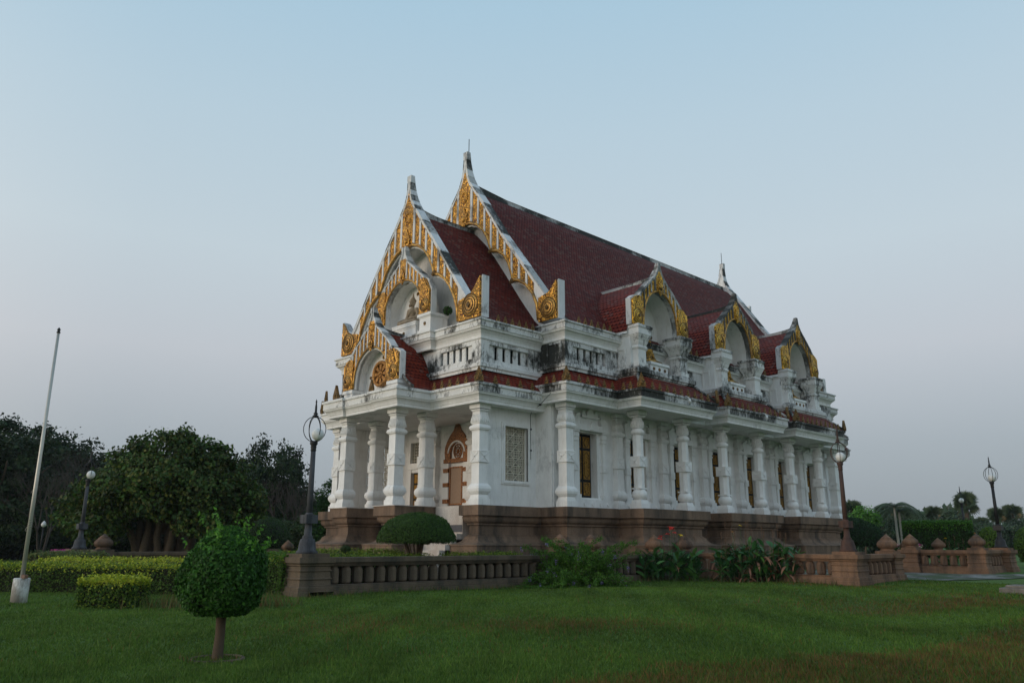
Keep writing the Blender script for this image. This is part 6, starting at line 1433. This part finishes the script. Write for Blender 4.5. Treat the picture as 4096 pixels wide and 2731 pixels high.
for px, D, H, s, lb in PALMS:
    x, y = wpos(px, D)
    if pbase is None: pbase = palm(x, y, 6.0, lb); o = pbase
    else: o = link_copy(pbase, None, (x, y, 0), px*0.7); o['label'] = lb
    o.scale = (s*0.85, s*0.85, H/6.0*0.92)
def feather_palm(x, y, H, label, s=1.0):
    t = thing('feather_palm', (x, y, 0), label, 'palm', 'slender feather palms'); g = MB(); g.tube([(0, 0, 0), (-0.1, 0, H*0.5), (-0.15, 0.1, H)], [0.17, 0.13, 0.10], 8); g.build('trunk', MPALMT, t)
    g = MB()
    for k in range(15):
        a = k*2.4; L = 2.4*s; pts = []
        for q in range(9):
            f = q/8; pts.append(Vector((-0.15+math.cos(a)*L*f, 0.1+math.sin(a)*L*f, H+L*(0.75*f-1.35*f*f)*(1.2-0.05*k))))
        g.tube(pts, 0.02, 3, 0, caps=False); dr = Vector((math.cos(a), math.sin(a), 0)); sd = Vector((-math.sin(a), math.cos(a), 0))
        for q in range(1, 9):
            for r in range(3):
                p = pts[q-1].lerp(pts[q], r/3)
                for sg in (-1, 1):
                    tip = p+sd*sg*0.45*s+dr*0.2+Vector((0, 0, -0.28)); g.add([tuple(p-dr*0.04), tuple(tip), tuple(p+dr*0.04)], [(0, 1, 2)], 0)
    g.build('fronds', MPALM, t, recalc=False); return t
for px, D, H, lb in ((2068, 92, 5.4, 'slender palm with a pale leaning trunk, left one of the pair'), (2078, 94, 5.0, 'slender palm with a pale trunk, right one of the pair')):
    x, y = wpos(px, D); feather_palm(x, y, H, lb, 1.2)
# green mass under the palms
HZG = [(0.028, 0.052, 0.026), (0.038, 0.065, 0.03), (0.05, 0.06, 0.035)]
for k, (px, D, H, W) in enumerate(((1960, 108, 4.8, 12), (2035, 112, 4.6, 13), (2110, 118, 4.6, 13), (2190, 124, 4.6, 14), (2265, 128, 4.4, 13), (2335, 134, 4.6, 15), (2400, 138, 4.6, 15))):
    x, y = wpos(px, D); lb = ['grey green thicket below the palms beside the hall', 'grey green thicket behind the slender palms', 'grey green thicket behind the left half of the box hedge', 'grey green thicket behind the right half of the box hedge', 'grey green thicket behind the tall black lamp', 'grey green thicket at the right edge of the horizon', 'grey green thicket ending the tree line on the far right'][k]
    if k == 0: tb = bgtree_variant(9, 5.0, 13.0, 16000, HZG, lb, 'thickets below the palms', x, y, 0, 0.6, 0.30)
    else: tb2 = link_copy(tb, None, (x, y, 0), k*1.1); tb2['label'] = lb; tb2.scale = (W/13, W/13, H/5.0)
# distant wood closing the horizon
n = 60000; bear = rng.uniform(-60, 2900, n); Dd = rng.uniform(170, 260, n); a = np.arctan((bear-1176)/1884.0)
hx = Dd*(head.x*np.cos(a)+right.x*np.sin(a)); hy = Dd*(head.y*np.cos(a)+right.y*np.sin(a)); hz = rng.uniform(0, 1, n)**0.7*(6.5+1.8*np.sin(bear*0.021)+1.2*np.sin(bear*0.057+1)+0.7*np.sin(bear*0.13))
o = leaves('far_wood', np.stack([hx, hy, hz], 1), rng.normal(0, 1, (n, 3)), 1.5, pal(n, HZG), up=0.3); tag(o, 'far hazy belt of trees closing the horizon', 'wood', None, 'stuff')
# ------------------------------------------------------------------ grass blades on the lawn
def grass():
    n = 620000
    D = 8.0+(46-8.0)*rng.random(n)**1.7; a = rng.uniform(math.atan(-1240/1884), math.atan(1240/1884), n)
    x = D*(head.x*np.cos(a)+right.x*np.sin(a)); y = D*(head.y*np.cos(a)+right.y*np.sin(a))
    ok = ~((x < -22.0) & (y > 12.3)) & ~((x < -21.0) & (y > 25.5)) & ~((x < -13.9) & (y > 31.2)) & ~((x > -21) & (x < -9.4) & (y > 36.6))
    x, y, D = x[ok], y[ok], D[ok]; n = len(x); z = gh(x, y)
    Pn = np.stack([x, y, z*0], 1)
    dm = drymask(x, y); dry = rng.random(n) < dm*0.8
    h = (0.034+0.026*rng.random(n)+np.where(dry, 0.03, 0.0))*(1+0.35*noise3(Pn, 0.9, 8)); tall = rng.random(n) < 0.006; h[tall] *= 3.2
    w = 0.0025+0.00042*D
    c = pal(n, [(0.072, 0.148, 0.020), (0.092, 0.175, 0.024), (0.056, 0.114, 0.018), (0.11, 0.175, 0.030)], 0.3); c[dry] = pal(dry.sum(), [(0.17, 0.088, 0.030), (0.13, 0.115, 0.030), (0.18, 0.078, 0.030), (0.09, 0.13, 0.025), (0.08, 0.13, 0.022)], 0.3)
    c *= np.clip(0.95+0.22*noise3(Pn, 0.7, 21)+0.16*noise3(Pn, 2.6, 22), 0.55, 1.5)[:, None]
    an = rng.uniform(0, 6.28, n); dx, dy = np.cos(an)*w, np.sin(an)*w; lx, ly = rng.normal(0, 0.4, n)*h, rng.normal(0, 0.4, n)*h
    v = np.stack([np.stack([x-dx, y-dy, z-0.005], 1), np.stack([x+dx, y+dy, z-0.005], 1), np.stack([x+lx, y+ly, z+h], 1)], 1).reshape(-1, 3)
    me = bpy.data.meshes.new('grass'); me.vertices.add(3*n); me.vertices.foreach_set('co', v.ravel().astype(np.float32)); me.loops.add(3*n); me.loops.foreach_set('vertex_index', np.arange(3*n, dtype=np.int32))
    me.polygons.add(n); me.polygons.foreach_set('loop_start', np.arange(0, 3*n, 3, dtype=np.int32)); me.polygons.foreach_set('loop_total', np.full(n, 3, np.int32))
    at = me.color_attributes.new('col', 'FLOAT_COLOR', 'POINT'); c4 = np.ones((n, 4)); c4[:, :3] = c; at.data.foreach_set('color', np.repeat(c4, 3, 0).ravel().astype(np.float32))
    me.materials.append(MLEAF); me.update(); o = bpy.data.objects.new('grass', me); COL.objects.link(o); tag(o, 'short green and rust brown lawn grass', 'grass', None, 'stuff')
grass()
# weeds at the foot of walls and hedges
def tufts(spots, label):
    Ps = []
    for x, y, r, n, h in spots:
        for k in range(n):
            px, py = x+rng.normal(0, r), y+rng.normal(0, r); Ps.append((px, py, float(gh(px, py)), h*rng.uniform(0.4, 1.2)))
    A = np.array(Ps); n = len(A); an = rng.uniform(0, 6.28, n); w = 0.012
    v = np.stack([np.stack([A[:, 0]-np.cos(an)*w, A[:, 1]-np.sin(an)*w, A[:, 2]], 1), np.stack([A[:, 0]+np.cos(an)*w, A[:, 1]+np.sin(an)*w, A[:, 2]], 1), np.stack([A[:, 0]+rng.normal(0, 0.3, n)*A[:, 3], A[:, 1]+rng.normal(0, 0.3, n)*A[:, 3], A[:, 2]+A[:, 3]], 1)], 1).reshape(-1, 3)
    me = bpy.data.meshes.new('weeds'); me.from_pydata(v.tolist(), [], [(3*i, 3*i+1, 3*i+2) for i in range(n)])
    at = me.color_attributes.new('col', 'FLOAT_COLOR', 'POINT'); c4 = np.ones((n, 4)); c4[:, :3] = pal(n, [(0.06, 0.11, 0.03), (0.10, 0.13, 0.04), (0.15, 0.10, 0.04)]); at.data.foreach_set('color', np.repeat(c4, 3, 0).ravel().astype(np.float32))
    me.materials.append(MLEAF); o = bpy.data.objects.new('weeds', me); COL.objects.link(o); tag(o, label, 'weeds', None, 'stuff')
sp = [(-21.6, y, 0.12, 26, 0.22) for y in np.arange(12.6, 26, 0.5)]+[(-21.4+i*0.25, 7.9+i*0.33, 0.3, 70, 0.38) for i in range(9)]+[(x, 31.0, 0.15, 26, 0.25) for x in np.arange(-21, -14, 0.5)]+[(-20.6, y, 0.2, 26, 0.3) for y in np.arange(26.5, 31, 0.6)]+[(-11.78+0.36*math.cos(k), 5.25+0.36*math.sin(k), 0.05, 16, 0.09) for k in range(7)]
tufts(sp, 'taller weeds and seeding grass along the balustrade foot and hedge ends')
# small plant growing on the pedestal of the front gable
ball(C+2.5, 22.75, 12.0, 0.22, 0.42, 'small green plant growing on the white pedestal right of the stone statue', [(0.02, 0.06, 0.012), (0.03, 0.08, 0.015)], 260, 0.10, name='small_plant')
# ================================================================== haze
g = MB(); g.box(-420, 120, -40, 560, -2.0, 26.0); hz = g.build('haze', None or MCORE); hz.data.materials.clear()
hm = bpy.data.materials.new('air'); hm.use_nodes = True; hn = hm.node_tree; hn.nodes.clear(); ho = hn.nodes.new('ShaderNodeOutputMaterial'); pv = hn.nodes.new('ShaderNodeVolumePrincipled')
pv.inputs['Color'].default_value = (0.86, 0.90, 0.95, 1); pv.inputs['Density'].default_value = HAZE; pv.inputs['Anisotropy'].default_value = 0.2
hn.links.new(pv.outputs[0], ho.inputs['Volume']); hz.data.materials.append(hm); tag(hz, kind='stuff')
